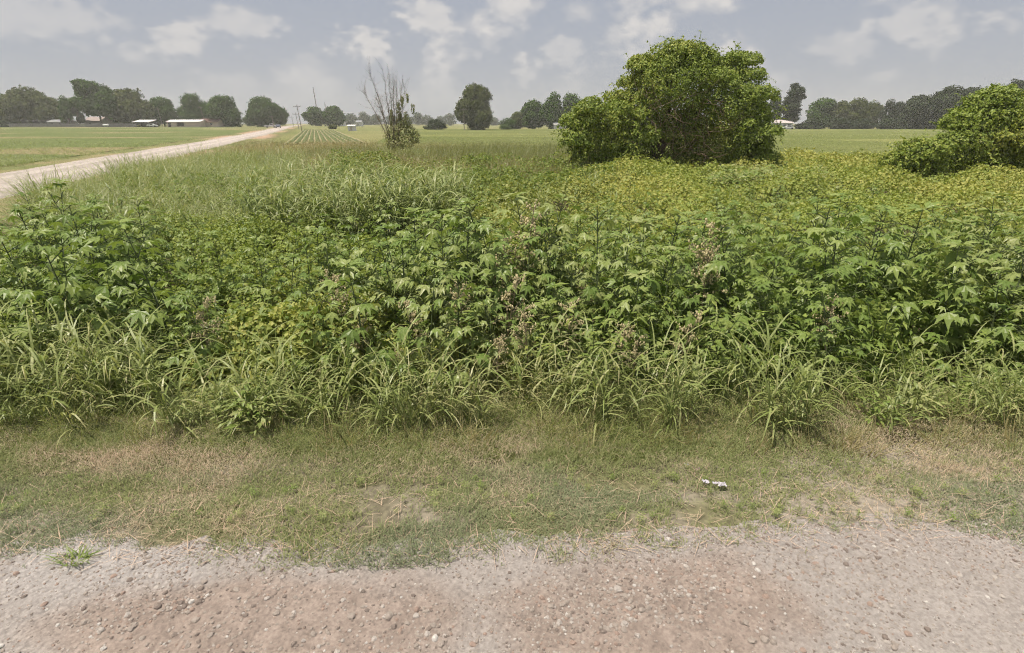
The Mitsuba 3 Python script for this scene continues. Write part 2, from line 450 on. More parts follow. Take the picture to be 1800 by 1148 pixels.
def alongside(s, t):
    return (ROAD_P[0] + ROAD_D[0] * t + ROAD_D[1] * s, ROAD_P[1] + ROAD_D[1] * t - ROAD_D[0] * s)


sheet('hay_field', [(-130, 24), alongside(-6.5, -2), alongside(-6.5, 262), (-420, 290)], 'hay', .02)
sheet('row_plot', [alongside(9.5, 46), alongside(21, 46), alongside(21, 200), alongside(9.5, 200)], 'straw_soil', .035)
# rows of young plants on the plot
for k in range(11):
    s = 10.2 + k * .98
    t = np.linspace(47, 198, 260)
    m = MB()
    wv = .33 * (.75 + .6 * RNG.random(len(t)))
    hv = .14 * (.6 + .8 * RNG.random(len(t)))
    pts = []
    for off, hh in ((-1, 0), (-.5, .8), (.1, 1), (.6, .7), (1, 0)):
        x, y = alongside(s + off * wv, t)
        pts.append(np.stack([x, y, H(x, y) + .03 + hh * hv], -1))
    P = np.stack(pts, 1)
    i, j = np.meshgrid(np.arange(len(t) - 1), np.arange(4), indexing='ij')
    q = (i * 5 + j).ravel()
    m.add(P.reshape(-1, 3), np.stack([q, q + 1, q + 6, q + 5], 1), np.random.default_rng(k).random((len(t) * 5, 2)))
    key = fresh('row_plot__crop_row')
    scene[key] = m.ply('row_leaf')
    labels[key] = {}

# ------------------------------------------------------------------ gravel stones
def stone(rng, sub=1):
    m = trimesh.creation.icosphere(sub)
    d = m.vertices * (1 + rng.normal(0, .13, (len(m.vertices), 1)))
    return (d * np.array([1, .8 + .3 * rng.random(), .5 + .25 * rng.random()])), m.faces


STONES = [stone(np.random.default_rng(100 + i)) for i in range(8)]
GRIT = [stone(np.random.default_rng(150 + i), 0) for i in range(8)]
NS = 30000
sx = RNG.uniform(-4.4, 4.4, NS)
sy = edge_y(sx) - RNG.random(NS) ** 1.3 * 1.05 + .10
coarse = np.maximum(sstep(1.0, .4, np.hypot((sx - .75) / 1.0, (sy - 2.15) / .62)), sstep(1.0, .4, np.hypot((sx + 1.35) / 1.4, (sy - 2.12) / .40)))
size = .0028 + .0048 * RNG.random(NS) ** 1.5 + .012 * RNG.random(NS) ** 14 + coarse * .010 * RNG.random(NS) ** 3.5
dens = fb(sx, sy, 1.1, 3, 40)
keep = (dens > .40) | (RNG.random(NS) < .35)
sx, sy, size = sx[keep], sy[keep], size[keep]
ZS = gz(sx, sy)
order = np.argsort(-size * 2.5 / np.hypot(sy, 2.5))
RING = [mikit.ply(s, None, smooth=False) for s in STONES]
small = [MB() for _ in STONE_COLS]
for r, i in enumerate(order):
    z = float(ZS[i]) + size[i] * .06
    c = int(RNG.choice(5, p=[.46, .20, .20, .11, .03]))
    rz = RNG.uniform(0, 360)
    if r < 300:
        key = fresh('gravel_road__stone')
        base = RING[r % 8]
        scene[key] = {**base, 'bsdf': {'type': 'ref', 'id': f'stone_{c}'}, 'to_world': T().translate([float(sx[i]), float(sy[i]), z]).rotate([0, 0, 1], rz).scale([float(size[i])] * 3)}
        labels[key] = {}
    else:
        sv, sf = GRIT[i % 8]
        ca, sa = math.cos(rz), math.sin(rz)
        small[c].add((sv @ np.array([[ca, sa, 0], [-sa, ca, 0], [0, 0, 1]])) * size[i] + [sx[i], sy[i], z], sf)
for c, m in enumerate(small):
    scene[f'gravel_road__loose_gravel__{c + 1:03d}'] = m.ply(f'stone_{c}')
tag('gravel_road__loose_gravel', kind='stuff')

# ------------------------------------------------------------------ mown verge in front: short turf
n = 230000
x = RNG.uniform(-5.0, 5.0, n)
y = edge_y(x) + RNG.uniform(-.22, 1.85, n)
d = y - edge_y(x)
bare = fb(x * 1.0, y * 1.3, 1.2, 3, 77)
fine_ = fb(x, y, 7.0, 2, 78)
keep = (bare + .55 * (fine_ - .5) + .25 * sstep(.3, 1.2, d) - .35 * sstep(.12, -.2, d) + RNG.normal(0, .10, n)) > .40
x, y, d = x[keep], y[keep], d[keep]
n = len(x)
tall = .55 + .8 * fb(x, y, 1.7, 2, 21) + .9 * np.maximum(0, fb(x, y, 6.0, 2, 22) - .45)
z = np.maximum(H(x, y) - .03, gz(x, y)) - .004
m = MB()
blades(m, RNG, np.stack([x, y, z], 1), tall * RNG.uniform(.025, .065, n), RNG.uniform(.0035, .007, n), RNG.uniform(0, .9, n), RNG.uniform(.2, 1.4, n), RNG.uniform(0, 2 * np.pi, n), seg=3, twist=.4)
# lying straw
k = 1500
sx2 = RNG.uniform(-5, 5, k); sy2 = edge_y(sx2) + np.abs(RNG.normal(0, .6, k)) - .12
blades(m, RNG, np.stack([sx2, sy2, np.maximum(H(sx2, sy2) - .03, gz(sx2, sy2)) + .012], 1), RNG.uniform(.05, .20, k), RNG.uniform(.003, .006, k), RNG.uniform(1.2, 1.55, k), RNG.uniform(-.1, .25, k),
       RNG.uniform(0, 2 * np.pi, k), seg=3, u=np.full(k, .97))
scene['verge_turf'] = m.ply('turf_leaf')
tag('verge_turf', 'short dry mown grass strip between gravel road and tall weeds', 'grass', kind='stuff')


# ------------------------------------------------------------------ grasses
def tuft(seed, nb, h, w, spread, lean=(.05, .5), arch=(.4, 1.9), seg=5):
    rng = np.random.default_rng(seed)
    a = rng.uniform(0, 2 * np.pi, nb)
    r = spread * np.sqrt(rng.random(nb))
    m = MB()
    base = np.stack([r * np.cos(a), r * np.sin(a), np.zeros(nb)], 1)
    blades(m, rng, base, h * rng.uniform(.55, 1.25, nb), w * rng.uniform(.6, 1.3, nb), rng.uniform(*lean, nb), rng.uniform(*arch, nb), a + rng.normal(0, .9, nb), seg, .35)
    return m


def culm(seed, h, k=3, wide=1.0):
    """tall stalks carrying blades, with a loose seed head"""
    rng = np.random.default_rng(seed)
    m = MB()
    for _ in range(k):
        b = rng.normal(0, .06, 2)
        ln = rng.normal(0, .16, 2)
        hh = h * rng.uniform(.75, 1.1)
        t = np.linspace(0, 1, 5)
        p = np.stack([b[0] + ln[0] * t ** 2 * hh, b[1] + ln[1] * t ** 2 * hh, t * hh], 1)
        m.tube(p, .006 * (1 - .6 * t), 3, .3)
        nb = 7
        q = rng.uniform(.12, .95, nb)
        base = np.stack([np.interp(q, t, p[:, i]) for i in range(3)], 1)
        blades(m, rng, base, rng.uniform(.40, .75, nb) * min(1, h), rng.uniform(.016, .030, nb) * wide, rng.uniform(.25, .7, nb), rng.uniform(1.2, 2.5, nb), rng.uniform(0, 2 * np.pi, nb), 6, .3)
    return m


def group(name, parts):
    scene[name] = {'type': 'shapegroup', **parts}


def put(name_or_key, grp, x, y, z, s, rz, tilt=(0, 0)):
    t = T().translate([float(x), float(y), float(z)]).rotate([1, 0, 0], float(tilt[0])).rotate([0, 1, 0], float(tilt[1])).rotate([0, 0, 1], float(rz))
    t = t.scale([float(s), float(s), float(s)] if np.ndim(s) == 0 else [float(q) for q in s])
    scene[name_or_key] = {'type': 'instance', 'group': {'type': 'ref', 'id': grp}, 'to_world': t}


for i in range(5):
    group(f'grp_front_{i}', {'blades': tuft(200 + i, 28, .50, .0080, .16).ply('grass_leaf')})
    group(f'grp_culm_{i}', {'blades': culm(300 + i, .85).ply('grass_leaf')})
    group(f'grp_reed_{i}', {'blades': culm(400 + i, 1.45, 4, 1.55).ply('reed_leaf')})
    group(f'grp_mead_{i}', {'blades': tuft(500 + i, 20, .70, .014, .16, arch=(.3, 1.3), seg=3).ply('reed_leaf')})
    group(f'grp_straw_{i}', {'blades': tuft(600 + i, 22, 1.0, .022, .26, lean=(.02, .35), arch=(.1, .9), seg=3).ply('straw_leaf')})


def strew(stuff, grp, x, y, s, dz=-.02, tilt=7, sq=None):
    k = COUNT.get(stuff, 0)
    z = H(x, y) + dz
    for i in range(len(x)):
        k += 1
        put(f'{stuff}__{k:03d}', f'{grp}_{RNG.integers(5)}', x[i], y[i], z[i], s[i], RNG.uniform(0, 360), RNG.normal(0, tilt, 2))
    COUNT[stuff] = k


def scatter(n, px0, px1, d0, d1, power=1.0):
    """n points spread over a wedge of ground between two photograph columns"""
    dd = d0 + (d1 - d0) * RNG.random(n) ** power
    return col(RNG.uniform(px0, px1, n), dd), dd


# front band of arching grass
x, y = scatter(4000, -120, 1920, 3.75, 5.5)
px = 900 + 950 * x / (y * CP + .8)
lim = 3.92 + .13 * (fb(x, y * 0, .9, 3, 31) - .5) * 2 + .42 * sstep(1280, 1500, px) * 1.25 + .12 * sstep(520, 700, px) * sstep(1250, 1000, px) * -1
keep = y > lim
x, y, px = x[keep], y[keep], px[keep]
s = (.62 + .5 * fb(x, y, 1.0, 2, 12)) * RNG.uniform(.7, 1.2, len(x)) * (.48 + .52 * sstep(0, .7, y - lim[keep])) * (1 - .35 * sstep(1300, 1450, px))
strew('tall_grass', 'grp_front', x, y, s)
x, y = scatter(360, -120, 1900, 4.3, 6.4, 1.2)
px = 900 + 950 * x / (y * CP + .8)
strew('tall_grass', 'grp_culm', x, y, RNG.uniform(.65, 1.15, len(x)) * (1 - .25 * sstep(1350, 1500, px)))
x, y = scatter(300, -120, 1900, 3.95, 4.9)
strew('tall_grass', 'grp_straw', x, y, RNG.uniform(.22, .42, len(x)), tilt=22)
x, y = scatter(120, -160, 250, 4.6, 6.0)
strew('tall_grass', 'grp_culm', x, y, RNG.uniform(.8, 1.2, len(x)))
tag('tall_grass', 'tall arching green grass along the front of the weeds', 'grass', kind='stuff')

# reed-like grass thicket in the middle distance
x, y = scatter(620, 440, 800, 10.8, 17.5)
strew('reed_grass', 'grp_reed', x, y, RNG.uniform(.75, 1.12, len(x)) * (.8 + .4 * fb(x, y, .5, 2, 14)))
x, y = scatter(60, 800, 1120, 14, 24)
strew('reed_grass', 'grp_reed', x, y, RNG.uniform(.5, .9, len(x)))
x, y = scatter(2300, 60, 620, 12, 40, 1.6)
keep = road_side(x, y) > 2.6 + 4.6 * fb(x, y, .2, 2, 5)
x, y = x[keep], y[keep]
strew('reed_grass', 'grp_mead', x, y, RNG.uniform(1.0, 2.1, len(x)) * (.75 + .7 * fb(x, y, .3, 2, 15)))
x, y = scatter(300, 200, 480, 11, 24)
keep = road_side(x, y) > 7
strew('reed_grass', 'grp_reed', x[keep], y[keep], RNG.uniform(.5, .85, keep.sum()))
x, y = scatter(700, 360, 640, 26, 55, 1.3)
keep = road_side(x, y) > 5.2
strew('reed_grass', 'grp_mead', x[keep], y[keep], RNG.uniform(.8, 1.5, keep.sum()))
tag('reed_grass', 'thicket of tall reed-like grass with pale arching blades, left of centre', 'grass', kind='stuff')

# dry tan grass behind it, and grass beyond the side road
x, y = scatter(3200, 540, 1040, 24, 62, 1.2)
strew('dry_grass', 'grp_straw', x, y, RNG.uniform(.6, 1.3, len(x)))
x, y = scatter(700, 380, 660, 36, 80, 1.3)
xa = col(RNG.uniform(672, 735, 70), np.linspace(40.5, 43.9, 70))
strew('reed_grass', 'grp_mead', xa, np.linspace(40.5, 43.9, 70), RNG.uniform(1.5, 2.3, 70))
x, y = np.concatenate([x, col(RNG.uniform(675, 730, 60), np.linspace(40, 43.6, 60))]), np.concatenate([y, np.linspace(40, 43.6, 60)])
keep = road_side(x, y) > 5.5
strew('dry_grass', 'grp_straw', x[keep], y[keep], RNG.uniform(.5, 1.1, keep.sum()))
tag('dry_grass', 'pale tan seeding grass in front of the bright green field', 'grass', kind='stuff')
x, y = scatter(2600, -150, 420, 27, 95, 1.5)
keep = (road_side(x, y) < -4.4) & (fb(x, y, .12, 3, 61) > .42)
x, y = x[keep], y[keep]
strew('meadow_grass', 'grp_mead', x, y, RNG.uniform(.35, 1.0, len(x)) * (.4 + 1.1 * fb(x, y, .16, 2, 62)))
tag('meadow_grass', 'uneven meadow grass on the far side of the dirt road', 'grass', kind='stuff')
# short grass on the verge right of the side road
n = 26000
t = RNG.uniform(-22, 60, n); s_ = RNG.uniform(3.0, 9.5, n)
x, y = alongside(s_, t)
m = MB()
blades(m, RNG, np.stack([x, y, H(x, y) - .03], 1), RNG.uniform(.05, .18, n), RNG.uniform(.012, .022, n), RNG.uniform(0, .8, n), RNG.uniform(.2, 1.2, n), RNG.uniform(0, 2 * np.pi, n), 2)
scene['road_bank_grass'] = m.ply('meadow_leaf')
tag('road_bank_grass', 'short olive grass on the bank beside the dirt road', 'grass', kind='stuff')


# ------------------------------------------------------------------ vine carpet
def carpet_height(x, y):
    px = 900 + 950 * x / (y * CP + .8)
    m1, m2 = fb(x, y, .55, 3, 51), fb(x, y, 1.6, 3, 52)
    h = .06 + .86 * m1 + .75 * (m2 - .4)
    h = h * sstep(4.5, 5.6, y + .5 * (m2 - .5))
    h = h * (1 + .45 * sstep(360, 480, px) * sstep(620, 520, px) * sstep(12, 8, y))
    h = h * (1 + .45 * sstep(11, 20, y)) * (1 - .55 * sstep(30, 42, y))
    return np.maximum(h, 0)


def carpet(key, mat, n, px0, px1, d0, d1, power, size, keepf=None, lab=None, layers=.32, lift=0.0):
    dd = np.exp(np.log(d0) + (np.log(d1) - np.log(d0)) * RNG.random(n) ** power)
    x = col(RNG.uniform(px0, px1, n), dd)
    y = dd
    if keepf is not None:
        k = keepf(x, y)
        x, y = x[k], y[k]
    n = len(x)
    e = .06
    hc = carpet_height(x, y) + lift * np.clip(fb(x, y, 1.3, 3, 95) - .42, 0, 1) * 3
    nx = -(carpet_height(x + e, y) - hc) / e
    ny = -(carpet_height(x, y + e) - hc) / e
    nrm = unit(np.stack([nx, ny, np.ones(n)], 1) + RNG.normal(0, .42, (n, 3)))
    z = H(x, y) + hc - RNG.random(n) ** 1.5 * layers * np.minimum(1, hc / .4) + RNG.random(n) ** 6 * .16
    fwd = unit(np.cross(nrm, RNG.normal(0, 1, (n, 3))))
    fwd[:, 2] -= .25
    m = MB()
    stamp(m, *OVATE, np.stack([x, y, z], 1), frames(fwd, nrm), size * np.maximum(1, y / 14) ** .55 * RNG.uniform(.6, 1.25, n), RNG.random(n))
    scene[key] = m.ply(mat)
    if lab: tag(key, lab, 'vines', kind='stuff')


clear = lambda x, y: (road_side(x, y) > 7.5)
carpet('vine_carpet__001', 'vine_leaf', 150000, 1000, 1950, 9.0, 42, .8, .085, clear)
carpet('vine_carpet__002', 'vine_leaf', 75000, 300, 1000, 5.0, 13, 1, .060, clear)
carpet('vine_carpet__003', 'vine_leaf_green', 60000, 560, 1080, 11, 30, .9, .085, clear)
carpet('vine_carpet__004', 'vine_leaf_green', 66000, -120, 480, 4.7, 19, 1, .062, clear)
carpet('vine_carpet__005', 'vine_leaf_green', 40000, 560, 1950, 5.2, 10, .9, .060, lambda x, y: clear(x, y) & (fb(x, y, 1.1, 2, 93) > .52), layers=.6, lift=.6)
tag('vine_carpet', 'yellow-green small-leaved vines sprawling over the field behind the weeds', 'vines', kind='stuff')


# ------------------------------------------------------------------ lobed weeds (tall, dark, palm-shaped leaves)
def weed(seed, h, leaf=.16, dense=1.0):
    rng = np.random.default_rng(seed)
    st, lf = MB(), MB()
    t = np.linspace(0, 1, 6)
    ln = rng.normal(0, .10, 2)
    spine = lambda q: np.stack([ln[0] * q ** 2 * h, ln[1] * q ** 2 * h, q * h], -1)
    st.tube(spine(t), .011 * (1 - .7 * t), 4)
    P, F, U, S = [], [], [], []
    nodes = int(11 * dense)
    for i in range(nodes):
        q = .24 + .76 * (i + rng.uniform(-.2, .2)) / nodes
        b = spine(np.array(q))
        a0 = i * np.pi / 2 + rng.normal(0, .3)
        for side in (0, np.pi):
            a = a0 + side + rng.normal(0, .2)
            # each node: a leaf on its petiole, lower ones a side branch with several leaves
            L = h * .30 * (1 - q) ** .7 * rng.uniform(.7, 1.2) + .06
            out = np.array([math.cos(a), math.sin(a), 0])
            tip = b + out * L + np.array([0, 0, L * rng.uniform(.25, .7)])
            st.tube(np.stack([b, (b + tip) / 2 + [0, 0, .02], tip]), [.005, .004, .002], 3)
            k = 1 + int(L / .075)
            for j in range(k):
                w = (j + 1) / k
                p = b + (tip - b) * w
                az = a + (rng.choice([-1, 1]) * rng.uniform(.5, 1.3) if j < k - 1 else rng.normal(0, .3))
                d = np.array([math.cos(az), math.sin(az), rng.uniform(-.95, .10)])
                P.append(p + d * .05); F.append(d)
                U.append(np.array([0, 0, 1.0]) + rng.normal(0, .22, 3) + .35 * np.array([math.cos(az), math.sin(az), 0]))
                S.append(leaf * rng.uniform(.6, 1.15) * (1 - .35 * q))
    for j in range(7):   # top rosette
        az = j * 2.4
        d = np.array([math.cos(az), math.sin(az), rng.uniform(-.2, .7)])
        P.append(spine(np.array(1.0)) + d * .02); F.append(d); U.append(np.array([0, 0, 1.0]) + rng.normal(0, .2, 3)); S.append(leaf * rng.uniform(.35, .75))
    P, F, U, S = np.array(P), np.array(F), np.array(U), np.array(S)
    five = rng.random(len(P)) < .55
    rnd = rng.random(len(P))
    for tpl, msk in ((RAG5, five), (RAG3, ~five)):
        stamp(lf, *tpl, P[msk], frames(F[msk], U[msk]), S[msk], rnd[msk])
    return {'stem': st.ply('stem_green'), 'leaves': lf.ply('ragweed_leaf')}


for i in range(6):
    group(f'grp_weed_{i}', weed(700 + i, 1.5, (.155, .18, .14, .17, .195, .13)[i], (1, .85, 1.1, .9, .8, 1.15)[i]))

spots = []


def weed_patch(px0, px1, d0, d1, step, prob=1.0, hs=(.8, 1.1)):
    yy = np.arange(d0, d1, step)
    for y0 in yy:
        for x0 in np.arange(col(px0, y0), col(px1, y0), step):
            lump = float(fb(np.array([x0]), np.array([y0]), .85, 2, 91)[0])
            if RNG.random() < prob * (1.25 if lump > .42 else .45):
                spots.append((x0 + RNG.uniform(-.5, .5) * step, y0 + RNG.uniform(-.5, .5) * step, RNG.uniform(*hs) * (.72 + .52 * lump)))


weed_patch(520, 1900, 5.3, 6.0, .42, .80, (.80, 1.05))
weed_patch(500, 900, 6.0, 7.5, .44, .86, (.98, 1.24))
weed_patch(900, 1920, 6.0, 7.5, .44, .88, (1.12, 1.42))
weed_patch(600, 1960, 7.4, 10.0, .52, .66, (.78, 1.02))
weed_patch(760, 1120, 10.4, 15, .75, .55, (.6, .95))
weed_patch(-160, 260, 5.9, 10.0, .46, .84, (1.0, 1.28))
weed_patch(250, 560, 6.6, 11.0, .80, .34, (.7, 1.0))
weed_patch(200, 480, 11.0, 17.0, 1.0, .42, (.6, .95))
for px_, d_, h_ in ((358, 5.55, .92), (372, 5.9, .95), (470, 5.5, .55), (540, 5.2, .72), (230, 5.7, .7), (120, 5.6, .78), (30, 5.4, .7), (600, 5.1, .6)):
    spots.append((float(col(px_, d_)), d_, h_))
spots = sorted(spots, key=lambda q: math.hypot(q[0], q[1]))
others = 0
for x, y, s in spots:
    px = 900 + 950 * x / (y * CP + .8)
    if road_side(x, y) < 8: continue
    wide = s * RNG.uniform(.9, 1.15)
    if y < 7.6 and COUNT.get('lobed_weed', 0) < 240:
        key = fresh('lobed_weed')
        row = 'front row' if y < 6.1 else 'second row' if y < 6.8 else 'third row'
        where = ('near the left edge' if px < 150 else 'left of the lone weed on the left' if px < 300 else 'among the yellow-green vines left of centre' if px < 560 else 'below the bare dead tree' if px < 760 else
                 'below the lone mid-field tree' if px < 920 else 'below the vine-covered shrub' if px < 1090 else 'below the large vine-covered tree' if px < 1340 else 'below the white house' if px < 1500 else
                 'below the right-hand treeline' if px < 1660 else 'at the right edge')
        where = f'{row}, {where}'
        labels[key + '__leaves'] = {'kind': 'stuff'}
        tag(key, f'tall lobed-leaf green weed, {where}', 'weed', f'lobed weeds, {where}')
    else:
        others += 1
        key = f'weed_thicket__{others:03d}'
    put(key, f'grp_weed_{RNG.integers(6)}', x, y, H(x, y) - .03, (wide, wide, s), RNG.uniform(0, 360), RNG.normal(0, 5, 2))
tag('weed_thicket', 'mass of dark green lobed-leaf weeds behind the front row', 'weeds', kind='stuff')

# a second kind: narrow leaves on upright stalks
def stalk_weed(seed, h=1.25):
    rng = np.random.default_rng(seed)
    st, lf = MB(), MB()
    P, F = [], []
    for _ in range(4):
        b, ln = rng.normal(0, .07, 2), rng.normal(0, .14, 2)
        hh = h * rng.uniform(.7, 1.1)
        t = np.linspace(0, 1, 5)
        p = np.stack([b[0] + ln[0] * t ** 2 * hh, b[1] + ln[1] * t ** 2 * hh, t * hh], 1)
        st.tube(p, .007 * (1 - .6 * t), 4)
        for q in np.linspace(.2, 1.0, 34):
            a = rng.uniform(0, 2 * np.pi)
            P.append([np.interp(q, t, p[:, i]) for i in range(3)]); F.append([math.cos(a), math.sin(a), rng.uniform(-.5, .7)])
    P, F = np.array(P), np.array(F)
    stamp(lf, *LANCE, P, frames(F, np.array([0, 0, 1.0]) + rng.normal(0, .25, P.shape)), rng.uniform(.07, .15, len(P)), rng.random(len(P)))
    return {'stem': st.ply('stem_green'), 'leaves': lf.ply('vine_leaf_green')}


for i in range(4):
    group(f'grp_narrow_{i}', stalk_weed(760 + i))
for k in range(90):
    x_, y_ = scatter(1, 480, 1900, 5.0, 7.0)
    if k < 26: x_, y_ = scatter(1, -100, 520, 5.2, 8.0)
    px_ = float(900 + 950 * x_[0] / (y_[0] * CP + .8))
    key = fresh('narrow_leaf_weed')
    where = 'near the left edge' if px_ < 300 else 'left of centre' if px_ < 700 else 'in the middle' if px_ < 1150 else 'right of centre' if px_ < 1500 else 'near the right edge'
    put(key, f'grp_narrow_{k % 4}', x_[0], y_[0], H(x_[0], y_[0]) - .02, RNG.uniform(.7, 1.15), RNG.uniform(0, 360), RNG.normal(0, 7, 2))
    labels[key + '__leaves'] = {'kind': 'stuff'}
    tag(key, f'upright light green narrow-leaved weed among the lobed weeds {where}', 'weed', f'narrow-leaved weeds {where}')
# stragglers in the carpet of vines
x, y = scatter(150, 1000, 1900, 10.8, 27)
for i in range(len(x)):
    others += 1
    put(f'weed_thicket__{others:03d}', f'grp_weed_{RNG.integers(6)}', x[i], y[i], H(x[i], y[i]), RNG.uniform(.5, .78), RNG.uniform(0, 360))
x, y = scatter(220, 1000, 1900, 10.8, 34)
strew('meadow_grass', 'grp_mead', x, y, RNG.uniform(.9, 1.7, len(x)))
# rough growth on the near part of the bright field
x, y = scatter(2200, 740, 1700, 50, 150, 1.5)
strew('crop_plants', 'grp_mead', x, y, RNG.uniform(.35, .6, len(x)), tilt=12)
tag('crop_plants', 'low green crop on the bright field behind the weeds', 'crop', kind='stuff')

# low fine-leaved weeds among the front grass
def herb(seed, h=.38):
    rng = np.random.default_rng(seed)
    lf = MB()
    k = 90
    q = rng.random(k) ** .7
    a = rng.uniform(0, 2 * np.pi, k)
    r = .16 * rng.random(k)
    P = np.stack([r * np.cos(a), r * np.sin(a), q * h], 1)
    F = np.stack([np.cos(a), np.sin(a), rng.uniform(-.2, .9, k)], 1)
    stamp(lf, *LANCE, P, frames(F, np.array([0, 0, 1.0]) + rng.normal(0, .3, (k, 3))), rng.uniform(.05, .11, k), rng.random(k))
    return lf


for i in range(5):
    group(f'grp_herb_{i}', {'leaves': herb(800 + i).ply('ragweed_leaf' if i < 2 else 'grass_leaf')})
x, y = scatter(60, -100, 1900, 4.4, 5.2)
strew('low_weeds', 'grp_herb', x, y, RNG.uniform(.5, 1.1, len(x)))
x, y = scatter(12, 330, 480, 4.2, 4.8)
strew('low_weeds', 'grp_herb', x, y, RNG.uniform(.8, 1.25, len(x)))
x, y = scatter(300, -100, 1900, 2.95, 4.4)
strew('low_weeds', 'grp_herb', x, y, RNG.uniform(.08, .19, len(x)))
x, y = scatter(260, 1255, 1440, 19.5, 24)
strew('low_weeds', 'grp_herb', x, y, RNG.uniform(2.0, 2.9, len(x)))
tag('low_weeds', 'low narrow-leaved weeds mixed into the front edge of the grass', 'weeds', kind='stuff')


# ------------------------------------------------------------------ dried seed stalks
def stalk(seed, h):
    rng = np.random.default_rng(seed)
    st, hd = MB(), MB()
    t = np.linspace(0, 1, 6)
    ln = rng.normal(0, .12, 2)
    p = np.stack([ln[0] * t ** 2 * h, ln[1] * t ** 2 * h, t * h], 1)
    st.tube(p, .006 * (1 - .6 * t), 4)
    for i in range(26):
        q = rng.uniform(.62, 1)
        b = np.array([np.interp(q, t, p[:, k]) for k in range(3)])
        a = rng.uniform(0, 2 * np.pi)
        L = .17 * (1.25 - q) * rng.uniform(1.0, 2.0)
        e = b + np.array([math.cos(a) * L, math.sin(a) * L, L * rng.uniform(.1, .9)])
        st.tube(np.stack([b, (b + e) / 2 + [0, 0, .015], e]), [.0026, .002, .0012], 3)
        for j in range(7):
            c = b + (e - b) * rng.uniform(.3, 1.05) + rng.normal(0, .008, 3)
            o = trimesh.creation.icosahedron()
            hd.add(o.vertices * np.array([.006, .006, .010]) * rng.uniform(.6, 1.3) + c, o.faces)
    return {'stem': st.ply('brown_twig'), 'seed_head': hd.ply('seed_husk')}


for i in range(4):
    group(f'grp_stalk_{i}', stalk(900 + i, 1.0))
for px_, py_, d_ in ((908, 375, 6.6), (935, 432, 6.2), (1228, 405, 6.5), (1250, 455, 6.0), (625, 560, 5.2), (612, 495, 5.6), (822, 520, 5.4), (884, 500, 5.5), (938, 555, 5.1), (990, 548, 5.2), (1080, 570, 5.1),
                     (1112, 600, 4.9), (700, 635, 4.8), (1190, 560, 5.2), (1480, 535, 5.5), (330, 545, 5.3), (735, 545, 5.3), (870, 600, 4.95)):
    top = at_y(px_, py_ - 12, d_)
    g = float(H(top[0], d_))
    key = fresh('dried_seed_stalk')
    put(key, f'grp_stalk_{RNG.integers(4)}', top[0], d_, g - .02, max(.35, top[2] - g), RNG.uniform(0, 360), RNG.normal(0, 4, 2))
    labels[key + '__seed_head'] = {'kind': 'stuff'}
    tag(key, 'dry brown branching seed head on a thin stalk, standing among the green weeds', 'dead weed', 'dried brown seed stalks among the weeds')

# dark tuft on the gravel edge
m = tuft(77, 60, .10, .007, .055, lean=(.3, 1.1), arch=(.3, 1.0), seg=3)
v_, f_, u_ = m.get()
p_ = at_z(132, 985, .01)
scene['weed_tuft'] = mikit.ply((v_ * [1.5, .9, 1] + [p_[0], p_[1], float(gz(np.array([p_[0]]), np.array([p_[1]]))[0])], f_), 'ragweed_leaf', uv=u_)
tag('weed_tuft', 'small dark green weed tuft alone on the gravel edge at lower left', 'weed')


# ------------------------------------------------------------------ leafy masses: bushes overgrown with vines, and trees
def mass(rng, lobes, per_m2, size, tpl, flat=.35, droop=.25, hollow=None, depth=.35, low=-.55, scale=1.0, cull=.55):
    """leaves over the outside of a union of ellipsoids (c, r)"""
    m = MB()
    C, R = np.array([l[0] for l in lobes], float), np.array([l[1] for l in lobes], float)
    for c, r in zip(C, R):
        area = 4 * np.pi * np.mean(r ** 2)
        n = int(area * per_m2)
        d = unit(rng.normal(0, 1, (n, 3)))
        d = d[d[:, 2] > low]
        n = len(d)
        clump = meshkit.fbm(d * 2.6 + c * 1.3, 3, 3)
        q = (1 + 1.0 * (clump - .5) - depth * rng.random(n) ** 1.6 * .6)
        p = c + d * r * q[:, None] * scale
        k = np.ones(n, bool)
        for c2, r2 in zip(C, R):
            if c2 is not c:
                k &= (((p - c2) / r2) ** 2).sum(1) > cull if not np.allclose(c2, c) else True
        if hollow is not None:
            for hc, hr in hollow:
                k &= (((p - hc) / hr) ** 2).sum(1) > 1 + .5 * (rng.random(n) - .5)
        p, d = p[k], d[k]
        n = len(p)
        nrm = unit(unit(d / r) + rng.normal(0, flat, (n, 3)) + np.array([0, 0, .35]))
        fwd = np.cross(nrm, rng.normal(0, 1, (n, 3)))
        fwd[:, 2] -= droop
        stamp(m, *tpl, p, frames(fwd, nrm), size * rng.uniform(.6, 1.3, n), rng.random(n))
    return m


def strands(rng, lobes, n, size, length):
    """vine shoots that stand off the outline or hang"""
    m = MB()
    P, F = [], []
    for _ in range(n):
        c, r = lobes[rng.integers(len(lobes))]
        d = unit(rng.normal(0, 1, 3)); d[2] = abs(d[2]) * .9
        p = np.array(c) + d * r * .98
        v = unit(d + rng.normal(0, .5, 3) + [0, 0, .5])
        for j in range(int(length / (size * .5))):
            v = unit(v + rng.normal(0, .15, 3) + [0, 0, -.10])
            p = p + v * size * .5
            P.append(p.copy()); F.append(v + rng.normal(0, .8, 3))
    P, F = np.array(P), np.array(F)
    stamp(m, *OVATE, P, frames(F, np.array([0, 0, 1.0]) + rng.normal(0, .4, P.shape)), size * rng.uniform(.7, 1.2, len(P)), rng.random(len(P)))
    return m


def twigs(rng, a, b, n, r0, spread, k=5):
    m = MB()
    for _ in range(n):
        p = a + (b - a) * rng.random(3)
        v = unit(rng.normal(0, 1, 3) * spread)
        pts = [p]
        for j in range(k):
            v = unit(v + rng.normal(0, .3, 3))
            pts.append(pts[-1] + v * rng.uniform(.15, .4))
        m.tube(np.array(pts), r0 * np.linspace(1, .3, k + 1) * rng.uniform(.5, 1.2), 3)
    return m


